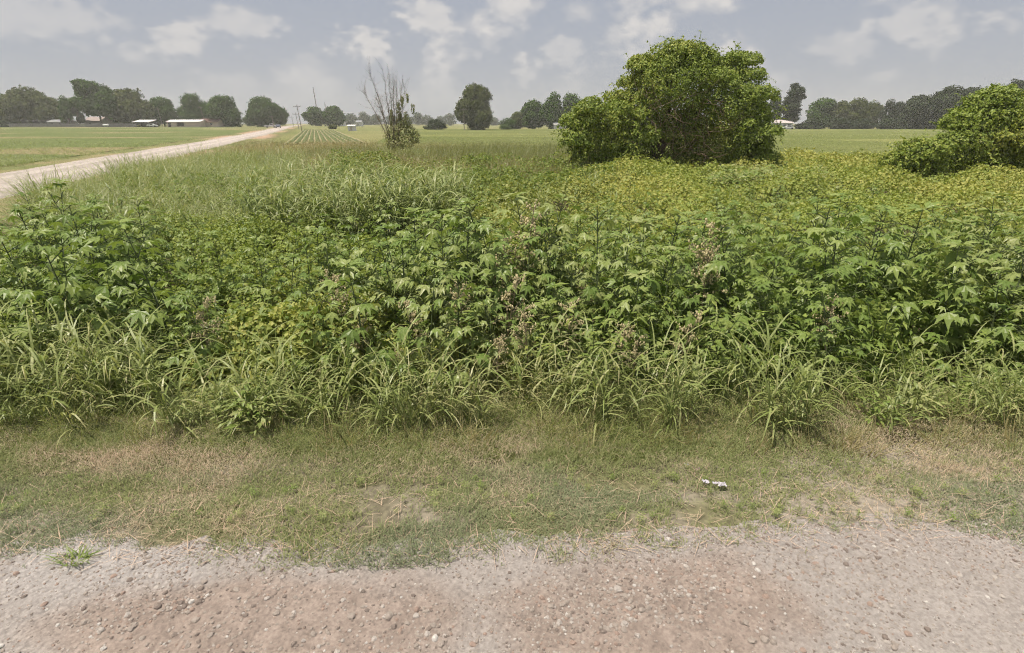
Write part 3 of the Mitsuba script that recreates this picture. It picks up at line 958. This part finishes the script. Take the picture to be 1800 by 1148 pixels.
def lobe_px(D, px, py, rpx, rypx=None, dy=0.0, deep=1.0):
    c = at_y(px, py, D + dy)
    k = (D + dy) * CP / FOC * 1.03
    return (c, np.array([rpx * k, rpx * k * deep, (rypx or rpx) * k]))


def bush(key, D, lob, label, n_leaf, hollow=None, tw=None, mat='bush_leaf', leaf=.105, cat='bush', swell=.92):
    rng = np.random.default_rng(len(key) * 31 + int(D * 10))
    L = [lobe_px(D, *q) for q in lob]
    L = [(c, r * swell) for c, r in L]
    hol = [lobe_px(D, *q) for q in hollow] if hollow else None
    G = []
    for c, r in L:   # hanging curtains down to the ground
        g0 = float(H(c[0], c[1]))
        if c[2] - r[2] < g0 + 2.4:
            G.append((np.array([c[0], c[1], (g0 + c[2]) / 2]), np.array([r[0] * .80, r[1] * .70, max(.4, (c[2] - g0) * .62)])))
    L0 = L + G
    sub = []
    for c, r in L0:
        for _ in range(int(3 + 2.2 * np.mean(r) ** 2)):
            d = unit(rng.normal(0, 1, 3)); d[2] = d[2] if d[2] > -.45 else -d[2]
            p = c + d * r * rng.uniform(.9, 1.04)
            if all((((p - c2) / r2) ** 2).sum() > .80 for c2, r2 in L0) and not (hol and any((((p - hc) / hr) ** 2).sum() < 1.2 for hc, hr in hol)):
                q = rng.uniform(.32, .75)
                sub.append((p, q * np.array([1, 1, .75])))
    m = mass(rng, L0, n_leaf * .75, leaf, OVATE, flat=.5, droop=.6, hollow=hol, low=-.75, scale=.93)
    m2 = mass(rng, sub, n_leaf * .9, leaf, OVATE, flat=.45, droop=.5, hollow=hol, low=-.25, cull=.3)
    m.add(*m2.get())
    L = L0
    scene[key + '__foliage'] = m.ply(mat)
    labels[key + '__foliage'] = {'kind': 'stuff'}; labels[key + '__vine_shoots'] = {'kind': 'stuff'}
    scene[key + '__vine_shoots'] = strands(rng, L, int(120 + 26 * len(L)), leaf * .9, .95).ply(mat)
    if tw is not None:
        a, b = at_y(tw[0], tw[2], D + tw[4]), at_y(tw[1], tw[3], D + tw[5])
        scene[key + '__dead_branches'] = twigs(rng, np.minimum(a, b), np.maximum(a, b), 170, .016, np.array([1, .6, 1.0])).ply('dark_twig')
        labels[key + '__dead_branches'] = {'label': 'tangle of bare brown dead branches in the dark hollow', 'kind': 'stuff'}
    st = MB()
    for q in L[:5]:
        b = np.array([q[0][0] + rng.normal(0, .3), q[0][1] + .3, float(H(q[0][0], q[0][1])) - .1])
        mid = (b + q[0]) / 2 + rng.normal(0, .25, 3)
        st.tube(np.stack([b, mid, q[0]]), [.13, .10, .06], 6)
    scene[key + '__trunk'] = st.ply('bark')
    tag(key, label, cat)


bush('vine_covered_tree', 28, [
    (1180, 150, 72, 66, 0), (1185, 120, 46, 38, .2), (1150, 175, 66, 60, .6), (1128, 205, 46, 60, .4), (1225, 180, 75, 78, .9), (1272, 150, 40, 44, .4), (1280, 190, 62, 70, .1), (1310, 225, 48, 66, -.3),
    (1322, 240, 38, 52, -.7), (1240, 235, 80, 62, 1.2), (1160, 240, 75, 56, 1.2), (1190, 195, 72, 62, 1.5), (1085, 182, 18, 18, .5), (1215, 110, 30, 24, .5), (1290, 120, 24, 20, .6), (1140, 140, 36, 30, .5)],
     'large domed tree smothered in green vines with a brown hollow in its front', 420,
     hollow=[(1192, 212, 54, 40, -2.4, 1.15), (1160, 262, 80, 32, -2.1, 1.1), (1250, 248, 56, 38, -2.5, 1.0), (1110, 245, 30, 34, -1.7, 1.0), (1325, 270, 44, 30, -2.2, 1.0)], tw=(1105, 1265, 285, 165, -1.9, -.2), cat='tree', swell=.90)
bush('vine_covered_shrub', 26.6, [(1040, 225, 40, 38, 0), (1025, 240, 30, 36, -.3), (1070, 215, 34, 28, .1), (1100, 222, 30, 30, .3), (1060, 250, 44, 28, .2), (1110, 250, 30, 30, .2)],
     'bright green rounded shrub at the left foot of the large vine-covered tree', 430)
bush('overgrown_hedge', 23.5, [(1735, 228, 54, 52, 0), (1712, 250, 46, 42, -.3), (1682, 270, 24, 24, -.5), (1770, 242, 62, 52, .4), (1830, 228, 66, 50, .6), (1900, 235, 76, 60, .8), (1745, 200, 36, 28, .2), (1800, 255, 60, 40, -.4), (1870, 262, 60, 36, -.3)],
     'yellow-green vine-covered bush at the right edge of the field', 430, mat='bush_leaf')
bush('low_shrub', 22.5, [(1612, 280, 18, 13, 0), (1594, 286, 15, 9, -.2), (1628, 286, 14, 11, .1)], 'low rounded shrub just left of the bush at the right edge', 430)


# dead tree with vines round its foot
def dead_tree():
    D = 44.0
    rng = np.random.default_rng(5)
    b = at_y(694, 262, D); b[2] = float(H(b[0], D)) - .1
    tr, br = MB(), MB()
    for tops in ((648, 122, 0), (637, 158, .5), (672, 120, .3), (682, 130, -.3), (690, 128, .1), (697, 140, .4), (706, 150, -.2), (712, 150, .2), (662, 170, -.5)):
        e = at_y(tops[0], tops[1], D + tops[2])
        k = 8
        t = np.linspace(0, 1, k)
        bend = np.array([0, 0, 1.2]) * rng.uniform(.2, .8)
        p = b + (e - b) * t[:, None] + np.sin(t * np.pi)[:, None] * bend * (.6 if abs(tops[0] - 690) > 25 else .1) + rng.normal(0, .05, (k, 3)) * t[:, None]
        p += (np.array([b[0] - p[:, 0], 0 * p[:, 1], 0 * p[:, 2]]).T) * (np.clip(.45 - t, 0, 1) * .9)[:, None]
        tr.tube(p, .042 * (1 - t) ** .8 + .007, 6)
        for j in range(30):
            q = rng.uniform(.3, .98)
            c = np.array([np.interp(q, t, p[:, i]) for i in range(3)])
            v = unit(unit(e - b) + rng.normal(0, .45, 3))
            L = rng.uniform(.4, 1.2)
            br.tube(np.stack([c, c + v * L * .5 + rng.normal(0, .04, 3), c + v * L + [0, 0, .08]]), [.011, .008, .005], 3)
    scene['dead_tree__trunk'] = tr.ply('dead_wood')
    scene['dead_tree__branches'] = br.ply('dead_wood')
    L = [lobe_px(D, 704, 228, 9, 20), lobe_px(D, 720, 232, 9, 16, .3), lobe_px(D, 690, 240, 13, 14), lobe_px(D, 714, 212, 6, 14), lobe_px(D, 726, 191, 3, 8, .2), lobe_px(D, 701, 196, 3.5, 14), lobe_px(D, 689, 208, 3, 14), lobe_px(D, 707, 178, 2.5, 9), lobe_px(D, 716, 172, 2, 8), lobe_px(D, 730, 240, 9, 12, .4), lobe_px(D, 694, 254, 17, 9, -.3), lobe_px(D, 712, 250, 15, 11, -.2)]
    scene['dead_tree__vines'] = mass(rng, L, 110, .12, OVATE, low=-1).ply('straw_leaf')
    labels['dead_tree__vines'] = {'label': 'browning vines climbing the dead trunk', 'kind': 'stuff'}
    labels['dead_tree__branches'] = {'kind': 'stuff'}
    tag('dead_tree', 'bare dead tree with upright grey branches, left of centre', 'tree')


dead_tree()


def tree(px, top, hw, D, label, mat='tree_leaf', base=.12, lobes=12, lean=0.0, gap=.0, name='tree', group_=None, leaf=.55, n=2600, shape=None):
    n, leaf = int(n * 3.0), leaf * 1.25
    key = fresh(name)
    rng = np.random.default_rng(int(px * 7 + D))
    g = at_y(px, 222, D)
    gz_ = float(H(g[0], D))
    tp = at_y(px, top, D)
    hh = tp[2] - gz_
    w = hw * (D * CP) / FOC * 1.12
    zb = gz_ + hh * (base - .10 if base < .15 else base - .05)
    c = np.array([g[0], D, (zb + tp[2]) / 2])
    R = np.array([w, w * .9, (tp[2] - zb) / 2])
    L = []
    for i in range(lobes):
        d = unit(rng.normal(0, 1, 3)) * rng.uniform(.42, .70)
        cc = c + d * R + [lean * d[2] * w, 0, 0]
        if d[2] > .1: cc[:2] = c[:2] + (cc[:2] - c[:2]) * (1 - .22 * d[2])
        L.append((cc, R * rng.uniform(.30, .46) * np.array([1, 1, rng.uniform(.8, 1.0)]) * (1 - gap)))
    L.append((c + [0, 0, R[2] * .55], np.array([w * .5, w * .5, R[2] * .44])))
    if shape:
        L = [(np.array([g[0] + a * w, D + rng.uniform(-.45, .45) * w, gz_ + b * hh]), np.array([q * w, q * w * .9, e * hh])) for a, b, q, e in shape]
    elif gap < .1: L.append((c + [0, 0, -R[2] * .2], R * .62))
    area = sum(4 * np.pi * np.mean(l[1] ** 2) for l in L)
    sz = leaf * max(.75, w / 7)
    m = mass(rng, L, n / area, sz, OVATE, flat=.6, droop=.1, depth=.5, low=-1)
    core = mass(rng, [(l[0], l[1] * .72) for l in L], n * .25 / area, sz * 1.9, OVATE, flat=.6, droop=.1, depth=.9, low=-1)
    m.add(*core.get())
    scene[key + '__crown'] = m.ply(mat)
    labels[key + '__crown'] = {'kind': 'stuff'}
    tr = MB()
    b = np.array([g[0], D, gz_ - .3])
    top_ = c + [0, 0, R[2] * .3]
    r0 = max(.14, hh * .022)
    tr.tube(np.stack([b, b + (top_ - b) * .35, b + (top_ - b) * .7 + [lean * .1 * w, 0, 0], top_]), np.array([1.15, .85, .55, .2]) * r0, 7)
    for l in L[:5]:
        s = b + (top_ - b) * rng.uniform(.25, .6)
        tr.tube(np.stack([s, (s + l[0]) / 2 + [0, 0, .3], l[0]]), np.array([.5, .35, .12]) * r0, 5)
    scene[key + '__trunk'] = tr.ply('bark')
    tag(key, label, 'tree', group_)
    return key


PINE = [(.1, .94, .30, .07), (.28, .84, .52, .085), (-.12, .78, .42, .07), (.5, .71, .46, .08), (-.2, .66, .45, .075), (.2, .59, .62, .08), (-.15, .50, .62, .08), (.4, .42, .5, .07), (-.45, .40, .4, .06), (0, .32, .55, .07), (.3, .22, .5, .06), (-.3, .2, .5, .07)]
TALL = [(-.42, .92, .34, .08), (-.78, .82, .2, .07), (-.1, .85, .5, .11), (.25, .76, .5, .13), (-.5, .70, .48, .13), (.55, .61, .48, .14), (-.3, .52, .66, .16), (.4, .45, .62, .15), (-.78, .54, .3, .1), (-.5, .36, .5, .11), (.2, .33, .55, .10)]
OL, DK, FR = 'tree_leaf_olive', 'tree_leaf_dark', 'tree_leaf_far'
for args in (
    dict(px=4, top=163, hw=30, D=300, label='rounded dark tree at the far left edge of the skyline', mat=OL, base=.05),
    dict(px=62, top=154, hw=42, D=305, label='broad domed olive tree above the long fence, second from the left', mat=OL, base=.1, n=3200),
    dict(px=100, top=172, hw=26, D=312, label='lower olive tree right of the broad domed tree', mat=OL, base=.05),
    dict(px=124, top=169, hw=15, D=296, label='narrow dark green tree with a ragged top left of the tallest tree', base=.05, gap=.2),
    dict(px=141, top=174, hw=12, D=298, label='small dark tree close to the left side of the tallest tree', mat=DK, base=.1, gap=.25),
    dict(px=180, top=140, hw=31, D=290, label='tallest leafy dark green tree on the left with a visible trunk', base=.17, shape=TALL, n=3400),
    dict(px=237, top=156, hw=37, D=300, label='broad olive brown tree behind the white-roofed carport', mat=OL, base=.06, n=3000),
    dict(px=290, top=170, hw=28, D=310, label='smooth domed dark green tree above the long tan shed', base=.08),
    dict(px=345, top=163, hw=26, D=310, label='upright dark green tree behind the leaning pole', base=.05, n=3000),
    dict(px=400, top=167, hw=32, D=300, label='bushy dark green tree right of the brown-roofed house', base=.05, n=3000),
    dict(px=440, top=203, hw=13, D=340, label='small pale green tree between two larger dark trees by the road end', base=.02, n=900),
    dict(px=464, top=170, hw=31, D=320, label='large dark dome-shaped tree left of the dirt road end', base=.04, n=3000),
    dict(px=491, top=185, hw=20, D=325, label='lower right shoulder tree beside the dome at the road end', mat='tree_leaf', base=.04),
    dict(px=555, top=187, hw=20, D=380, label='round tree just right of the two utility poles', base=.03),
    dict(px=588, top=187, hw=24, D=385, label='round tree behind the thin mast', base=.03),
    *[dict(px=p_, top=t_, hw=h_, D=315, label=l_, mat=m_, base=.0, n=2000) for p_, t_, h_, l_, m_ in (
        (30, 176, 24, 'low olive tree between the edge tree and the broad domed tree', OL), (84, 182, 22, 'low dull green tree behind the house with the pale grey roof', OL), (212, 180, 22, 'low tree filling the gap right of the tallest tree', 'tree_leaf'),
        (266, 186, 20, 'low olive tree behind the white-roofed carport, right side', OL), (372, 182, 20, 'low dark tree behind the reddish brown roof', 'tree_leaf'))],
    dict(px=836, top=148, hw=36, D=235, label='big lone dense tree standing in mid field', base=.03, lobes=16, n=4200, mat=OL),
    dict(px=910, top=196, hw=17, D=270, label='small olive tree at the left end of the group right of the lone tree', mat=OL, base=.03),
    dict(px=937, top=177, hw=27, D=270, label='medium dark tree in the group right of the lone tree', base=.03),
    dict(px=972, top=163, hw=24, D=268, label='tall dark tree with sky gaps, left of a pair', base=.0, mat='tree_leaf', gap=.04),
    dict(px=1003, top=162, hw=26, D=268, label='tall dark tree with sky gaps, right of a pair', base=.0, mat='tree_leaf', gap=.04),
    dict(px=1040, top=178, hw=18, D=275, label='dark tree top peeping out behind the vine-covered shrub', base=.05),
    dict(px=1384, top=146, hw=21, D=262, label='tall open pine beside the white house on the right', mat=DK, base=.1, lobes=20, shape=PINE, n=2400, name='pine_tree'),
    dict(px=1356, top=164, hw=15, D=262, label='shorter dark tree between the vine-covered tree and the pine', mat=DK, base=.1, gap=.2),
    dict(px=1440, top=171, hw=26, D=285, label='grey green tree right of the pine', mat='tree_leaf', base=.04),
    dict(px=1472, top=176, hw=22, D=282, label='grey green tree, second right of the pine', mat=OL, base=.1),
    dict(px=1500, top=172, hw=24, D=278, label='olive tree in the middle of the right-hand treeline', mat=OL, base=.1),
    dict(px=1528, top=177, hw=18, D=282, label='sloping olive tree before the gap in the right-hand treeline', mat=OL, base=.06),
    dict(px=1556, top=174, hw=14, D=270, label='thin dark tree with sky gaps in the right-hand treeline', mat=DK, base=.1, gap=.2, n=1200),
    dict(px=1573, top=178, hw=14, D=275, label='small dark tree right of the thin gappy tree', mat=DK, base=.06, gap=.15),
    dict(px=1604, top=167, hw=32, D=262, label='spreading dark tree left of the tall row at the right', mat=DK, base=.04, n=3000),
    dict(px=1655, top=152, hw=36, D=250, label='tall nearly black tree in the row behind the bush at the right edge', mat=DK, base=.04, n=5600),
    dict(px=1695, top=154, hw=34, D=250, label='tall dark tree just left of the peak of the bush at the right', mat=DK, base=.05, n=5600),
    dict(px=1728, top=160, hw=22, D=255, label='dark tree mostly hidden by the bush at the right edge', mat=DK, base=.05),
    dict(px=1770, top=138, hw=30, D=245, label='dark dome-topped tree rising behind the bush at the right edge', mat=DK, base=.05, n=5600),
):
    tree(**args)
# far, hazy row in the middle
for i, (px_, top_, hw_) in enumerate(((618, 199, 15), (640, 196, 14), (662, 201, 14), (648, 204, 18), (690, 203, 16), (735, 197, 14), (752, 202, 13), (775, 204, 13), (791, 199, 13), (868, 206, 12), (610, 205, 12), (716, 204, 14))):
    tree(px_, top_, hw_, 620 + 12 * (i % 5), 'small far grey green tree in the hazy row behind the dead tree', FR, .02, 8, name='far_tree', group_='far trees on the middle horizon', n=900)
for px_, top_, hw_, D_, lab_, mt in ((766, 209, 22, 240, 'dark rounded shrub on the field edge left of the lone tree', DK), (893, 207, 18, 245, 'light green shrub on the field edge right of the lone tree', 'tree_leaf'),
                                     (8, 212, 14, 282, 'dark shrub at the left end of the long fence', DK), (585, 219, 8, 250, 'small brown green shrub beyond the crop rows', OL)):
    tree(px_, top_, hw_, D_, lab_, mt, -.15, 9, name='shrub', n=1400, leaf=.4)
# dark undergrowth below the right-hand trees
for i, (px_, top_, hw_) in enumerate(((1430, 208, 26), (1475, 206, 24), (1515, 208, 22), (1560, 207, 22), (1600, 200, 24), (1640, 196, 26), (1680, 198, 26))):
    tree(px_, top_, hw_, 258 + 3 * (i % 3), 'dark undergrowth shrub at the foot of the right-hand treeline', DK, -.2, 8, name='undergrowth_shrub', group_='undergrowth below the right-hand trees', n=1200, leaf=.45)


# ------------------------------------------------------------------ buildings and small far things
def part(key, mb, mat, label=None, smooth=False):
    scene[key] = mb.ply(mat, smooth)
    if label: labels[key] = {'label': label}


def span(px0, px1, D):
    a, b = at_y(px0, 222, D), at_y(px1, 222, D)
    return (a[0] + b[0]) / 2, abs(b[0] - a[0]), float(H((a[0] + b[0]) / 2, D))


def gable(cx, cy, z0, w, d, h0, h1, along='x', over=.3):
    """a roof slab pair: ridge along x (or y), eaves at h0, ridge at h1"""
    m = MB()
    th = .12
    hw, hd = w / 2 + over, d / 2 + over
    if along == 'x':
        prof = [(-hd, h0), (0, h1), (hd, h0), (hd, h0 + th), (0, h1 + th), (-hd, h0 + th)]
        P = np.array([[(cx + sx * hw, cy + a, z0 + b) for a, b in prof] for sx in (-1, 1)]).reshape(-1, 3)
    else:
        prof = [(-hw, h0), (0, h1), (hw, h0), (hw, h0 + th), (0, h1 + th), (-hw, h0 + th)]
        P = np.array([[(cx + a, cy + sx * hd, z0 + b) for a, b in prof] for sx in (-1, 1)]).reshape(-1, 3)
    q = [(i, (i + 1) % 6, 6 + (i + 1) % 6, 6 + i) for i in range(6)] + [(0, 1, 4, 5), (1, 2, 3, 4), (6, 11, 10, 7), (7, 10, 9, 8)]
    return m.add(P, np.array(q))


def house(key, px0, px1, D, eave, ridge, depth, wall, roof, label, openings=(), cat='house', along='x'):
    """openings: (from, to, low, high, material, part name) as fractions of the front's width and metres"""
    cx, w, z = span(px0, px1, D)
    cy = D + depth / 2
    m = MB().box([cx, cy, z + eave / 2 - .2], [w, depth, eave + .4])
    if along == 'x':
        for sx in (-1, 1):
            x_ = cx + sx * (w / 2 - .05)
            m.add(np.array([(x_ + o, cy + a, z + b) for o in (-.05, .05) for a, b in ((-depth / 2, eave), (0, ridge - .02), (depth / 2, eave))]), np.array([(0, 1, 2), (3, 5, 4)]))
    part(key + '__wall', m, wall)
    part(key + '__roof', gable(cx, cy, z, w, depth, eave + .02, ridge, along), roof)
    for a, b, lo, hi, mt, nm in openings:
        k = key + '__' + nm
        n_ = COUNT.get(k, 0); COUNT[k] = n_ + 1
        k = k if n_ == 0 else f'{k}_{n_:03d}'
        part(k, MB().box([cx - w / 2 + (a + b) / 2 * w, D - .03, z + (lo + hi) / 2], [(b - a) * w, .12, hi - lo]), mt)
    tag(key, label, cat)


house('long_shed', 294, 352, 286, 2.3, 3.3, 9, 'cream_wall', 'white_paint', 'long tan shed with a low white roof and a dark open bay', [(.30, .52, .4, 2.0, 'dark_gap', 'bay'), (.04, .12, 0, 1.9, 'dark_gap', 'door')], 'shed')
house('brown_house', 350, 384, 292, 2.2, 3.8, 8, 'cream_wall', 'brown_roof', 'low house with a reddish brown roof below the bushy trees', [(.2, .3, .9, 1.8, 'car_glass', 'window'), (.6, .7, .9, 1.8, 'car_glass', 'window')])
house('grey_house', 84, 118, 296, 2.2, 3.4, 8, 'grey_board', 'steel', 'low house with a pale grey roof behind the long fence', [(.2, .3, .9, 1.8, 'car_glass', 'window'), (.65, .75, .9, 1.8, 'car_glass', 'window')])
house('dark_house', 40, 84, 300, 2.9, 4.0, 8, 'dark_gap', 'grey_board', 'dark low house with three small white awnings behind the fence', [(.20, .28, 2.6, 3.2, 'white_paint', 'awning'), (.45, .53, 2.6, 3.2, 'white_paint', 'awning'), (.68, .76, 2.6, 3.2, 'white_paint', 'awning')])
house('tan_house', 150, 178, 300, 2.8, 4.8, 9, 'grey_board', 'pink_roof', 'house with a dusty pink roof left of the tall tree trunk', [(.3, .4, .9, 1.9, 'car_glass', 'window')])
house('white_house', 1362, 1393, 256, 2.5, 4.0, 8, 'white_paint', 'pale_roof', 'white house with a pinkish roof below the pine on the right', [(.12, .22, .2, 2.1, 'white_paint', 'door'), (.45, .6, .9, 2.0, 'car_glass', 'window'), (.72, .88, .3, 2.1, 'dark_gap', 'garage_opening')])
house('white_cabin', 974, 994, 262, 1.9, 2.9, 5, 'white_paint', 'white_paint', 'small white building under the tall tree pair', [(.3, .45, .6, 1.5, 'car_glass', 'window')], 'cabin')
house('white_hut', 611, 623, 205, 1.6, 1.95, 2.2, 'white_paint', 'white_paint', 'small square white hut standing in the field left of the dead tree', [(.35, .62, .1, 1.4, 'cream_wall', 'door')], 'hut')
house('far_white_house', 594, 604, 420, 2.6, 4.0, 6, 'white_paint', 'steel', 'tiny white house far off left of the white hut', [(.3, .5, .8, 1.8, 'car_glass', 'window')])
house('far_pale_house', 626, 635, 400, 2.6, 3.8, 6, 'white_paint', 'steel', 'tiny pale house far off right of the white hut', [(.3, .5, .8, 1.8, 'car_glass', 'window')])

# white-roofed carport on posts
cx, w, z = span(233, 264, 284)
part('carport__roof', MB().box([cx, 287, z + 2.75], [w, 6.5, .14], 0, .16), 'white_paint')
for k, (sx, sy) in enumerate(((-1, -1), (1, -1), (-1, 1), (1, 1))):
    part(fresh('carport__post'), MB().box([cx + sx * (w / 2 - .3), 287 + sy * 2.9, z + 1.1], [.16, .16, 2.6]), 'steel')
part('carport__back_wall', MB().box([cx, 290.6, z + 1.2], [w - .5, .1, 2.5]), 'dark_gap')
tag('carport', 'open carport with a bright white sloping roof', 'carport')

# long fence of grey panels
x0, x1 = at_y(16, 222, 280)[0], at_y(240, 222, 280)[0]
nf = 24
for k in range(nf + 1):
    xx = x0 + (x1 - x0) * k / nf
    zz = float(H(xx, 280))
    part(fresh('long_fence__post'), MB().box([xx, 280.12, zz + .8], [.14, .14, 1.8]), 'grey_board')
    if k < nf:
        xm = xx + (x1 - x0) / nf / 2
        m = MB()
        for b in range(5):
            m.box([xm, 280, zz + .22 + b * .31], [(x1 - x0) / nf - .02, .03, .27])
        part(fresh('long_fence__panel'), m, 'grey_board')
tag('long_fence', 'long low weathered grey board fence below the left-hand trees', 'fence')


def tank(key, px, D, label):
    p = at_y(px, 222, D); z = float(H(p[0], D))
    m = MB()
    c = trimesh.creation.capsule(height=1.9, radius=.5, count=[10, 14])
    c.apply_transform(trimesh.transformations.rotation_matrix(np.pi / 2, [0, 1, 0]))
    c.apply_translation([p[0] - .95, D, z + .85])
    part(key + '__tank_body', m.tm(c), 'white_paint', smooth=40)
    part(key + '__dome', MB().tube([[p[0], D, z + 1.3], [p[0], D, z + 1.5]], [.16, .14], 10), 'white_paint')
    for sx in (-.7, .7):
        part(fresh(key + '__leg'), MB().box([p[0] + sx, D, z + .25], [.15, .7, .6]), 'grey_board')
    tag(key, label, 'tank')


tank('gas_tank', 190, 277, 'small white gas tank in front of the fence below the tallest tree')


# vehicles
def side_profile(pts, width, y_inset=0.0):
    from shapely.geometry import Polygon
    m = trimesh.creation.extrude_polygon(Polygon(pts), width, engine='earcut')
    m.apply_transform(np.array([[1, 0, 0, 0], [0, 0, -1, width / 2], [0, 1, 0, 0], [0, 0, 0, 1.0]]))
    return m


def vehicle(key, px, D, yaw, body_mat, kind, label):
    p = at_y(px, 222, D); z = float(H(p[0], D)) + .06
    M = trimesh.transformations.translation_matrix([p[0], D, z]) @ trimesh.transformations.rotation_matrix(yaw, [0, 0, 1])
    if kind == 'truck':
        body = [(-2.7, .45), (-2.65, 1.05), (-.7, 1.05), (-.6, 1.08), (-.4, 1.8), (.75, 1.85), (1.25, 1.15), (2.55, 1.0), (2.7, .75), (2.68, .42)]
        glass = [(-.32, 1.16), (-.22, 1.70), (.62, 1.74), (1.0, 1.18)]
    else:
        body = [(-2.25, .40), (-2.3, .9), (-1.9, 1.0), (-1.1, 1.45), (.35, 1.45), (1.05, .98), (2.1, .85), (2.25, .62), (2.2, .38)]
        glass = [(-1.55, 1.02), (-1.0, 1.37), (.3, 1.37), (.82, 1.0)]
    for nm, pts, wd, mt in (('body', body, 1.75, body_mat), ('side_windows', glass, 1.77, 'car_glass')):
        m = side_profile(pts, wd); m.apply_transform(M)
        part(key + '__' + nm, MB().tm(m), mt)
    ws = MB()
    q = [g for g in (glass[2], glass[3])]
    c = np.array([(q[0][0] + .10, -.72, q[0][1] + .01), (q[0][0] + .10, .72, q[0][1] + .01), (q[1][0] + .16, .78, q[1][1] + .02), (q[1][0] + .16, -.78, q[1][1] + .02)])
    ws.add(trimesh.transform_points(c, M), np.array([(0, 1, 2, 3)]))
    part(key + '__windscreen', ws, 'car_glass')
    for sx in (-1.45, 1.45):
        for sy in (-.80, .80):
            m = trimesh.creation.cylinder(.36, .22, sections=16)
            m.apply_transform(M @ trimesh.transformations.translation_matrix([sx, sy, .34]) @ trimesh.transformations.rotation_matrix(np.pi / 2, [1, 0, 0]))
            k = fresh(key + '__wheel')
            part(k, MB().tm(m), 'tyre')
    for sy in (-.6, .6):
        part(fresh(key + '__headlight'), MB().tm(trimesh.creation.box([.06, .3, .14]).apply_transform(M @ trimesh.transformations.translation_matrix([2.25 if kind != 'truck' else 2.68, sy, .72]))), 'white_paint')
    tag(key, label, 'car' if kind != 'truck' else 'pickup truck')


ry = math.atan2(ROAD_D[1], ROAD_D[0])
vehicle('pickup_truck', 476, 250, .35, 'car_white', 'truck', 'white pickup truck parked beside the far end of the dirt road')
vehicle('dark_car', 489, 244, ry + np.pi, 'car_dark', 'car', 'dark car on the far end of the dirt road')
vehicle('white_car', 1386, 249, 2.9, 'car_white', 'car', 'white car parked in front of the white house on the right')
vehicle('white_van', 1481, 262, .1, 'car_white', 'truck', 'tiny white truck under the middle of the right-hand treeline')
vehicle('shed_car', 268, 283, .2, 'car_white', 'car', 'white car between the carport and the long tan shed')


def pole(key, px, top, D, label, arm=True, r=.14, lean=0.0, cat='utility pole'):
    g = at_y(px, 222, D); z = float(H(g[0], D))
    t = at_y(px, top, D)
    e = np.array([g[0] + lean, D, t[2]])
    part(key + '__shaft', MB().tube(np.stack([[g[0], D, z - .3], e]), [r, r * .65], 8), 'pole_wood')
    if arm:
        part(key + '__crossarm', MB().box(e - [0, .16, .6], [2.4, .10, .12]), 'pole_wood')
        for s in (-1.0, -.4, .4, 1.0):
            part(fresh(key + '__insulator'), MB().tube(np.stack([e + [s, -.16, -.53], e + [s, -.16, -.32]]), [.05, .03], 6), 'grey_board')
    tag(key, label, cat)


pole('utility_pole', 530, 184, 175, 'taller of the two poles right of the dirt road end', lean=-.6)
pole('utility_pole_001', 525, 198, 230, 'shorter pole just left of the taller pole at the dirt road end', lean=-.6)
pole('utility_pole_002', 363, 187, 270, 'leaning pale pole in front of the upright dark tree on the left', lean=-1.5)
pole('utility_pole_003', 482, 203, 240, 'thin pole beside the parked white pickup truck', lean=-.5)
pole('utility_pole_004', 816, 190, 225, 'pole in front of the lone mid-field tree')
pole('utility_pole_005', 286, 190, 279, 'pole left of the long tan shed', lean=-.6)
pole('utility_pole_006', 516, 205, 330, 'small distant pole above the vanishing dirt road', lean=-.4)
pole('radio_mast', 562, 154, 380, 'tall thin mast rising above the round trees', arm=False, r=.32, lean=-1.4, cat='mast')
pole('short_mast', 577, 180, 380, 'shorter mast beside the tall thin mast', arm=False, r=.26, lean=-.6, cat='mast')

# ------------------------------------------------------------------ litter
def crumple(seed, s):
    rng = np.random.default_rng(seed)
    n = 7
    g = np.linspace(-.5, .5, n)
    X, Y = np.meshgrid(g, g)
    Z = np.abs(rng.normal(0, .13, X.shape)) + .05
    v = np.stack([X + rng.normal(0, .05, X.shape), (Y + rng.normal(0, .05, X.shape)) * .8, Z], -1).reshape(-1, 3) * s
    i, j = np.meshgrid(np.arange(n - 1), np.arange(n - 1))
    a = (j * n + i).ravel()
    return v, np.stack([a, a + 1, a + n + 1, a + n], 1)


for k, (px_, py_, s_, mt, lab) in enumerate(((1240, 850, .050, 'paper', 'crumpled white paper scrap, left of the two larger ones on the mown grass'), (1268, 857, .062, 'paper', 'largest crumpled white paper scrap lying on the mown grass'),
                                             (1256, 853, .034, 'paper', 'small white scrap between the two larger paper scraps'), (1208, 806, .040, 'paper', 'grey white scrap above and left of the larger paper scraps'),
                                             (1226, 818, .055, 'faded_card', 'faded reddish card scrap on the grass near the white paper'), (1227, 805, .020, 'paper', 'tiny bright scrap just above the reddish card'))):
    p = at_z(px_, py_, -.06)
    z = float(H(p[0], p[1]))
    v_, f_ = crumple(k + 3, s_)
    key = fresh('paper_scrap')
    m = MB().add(v_ + [p[0], p[1], z + .012], f_)
    scene[key] = m.ply(mt)
    tag(key, lab, 'litter')
labels = {k: v for k, v in labels.items() if v}

# ------------------------------------------------------------------ summer haze
scene['air'] = {'type': 'homogeneous', 'albedo': .95, 'sigma_t': .00040}
scene['haze'] = {'type': 'cube', 'to_world': T().translate([0, 480, 19]).scale([900, 560, 24]), 'bsdf': {'type': 'null'}, 'interior': {'type': 'ref', 'id': 'air'}}
scene['camera']['medium'] = {'type': 'ref', 'id': 'air'}
tag('haze', kind='stuff')
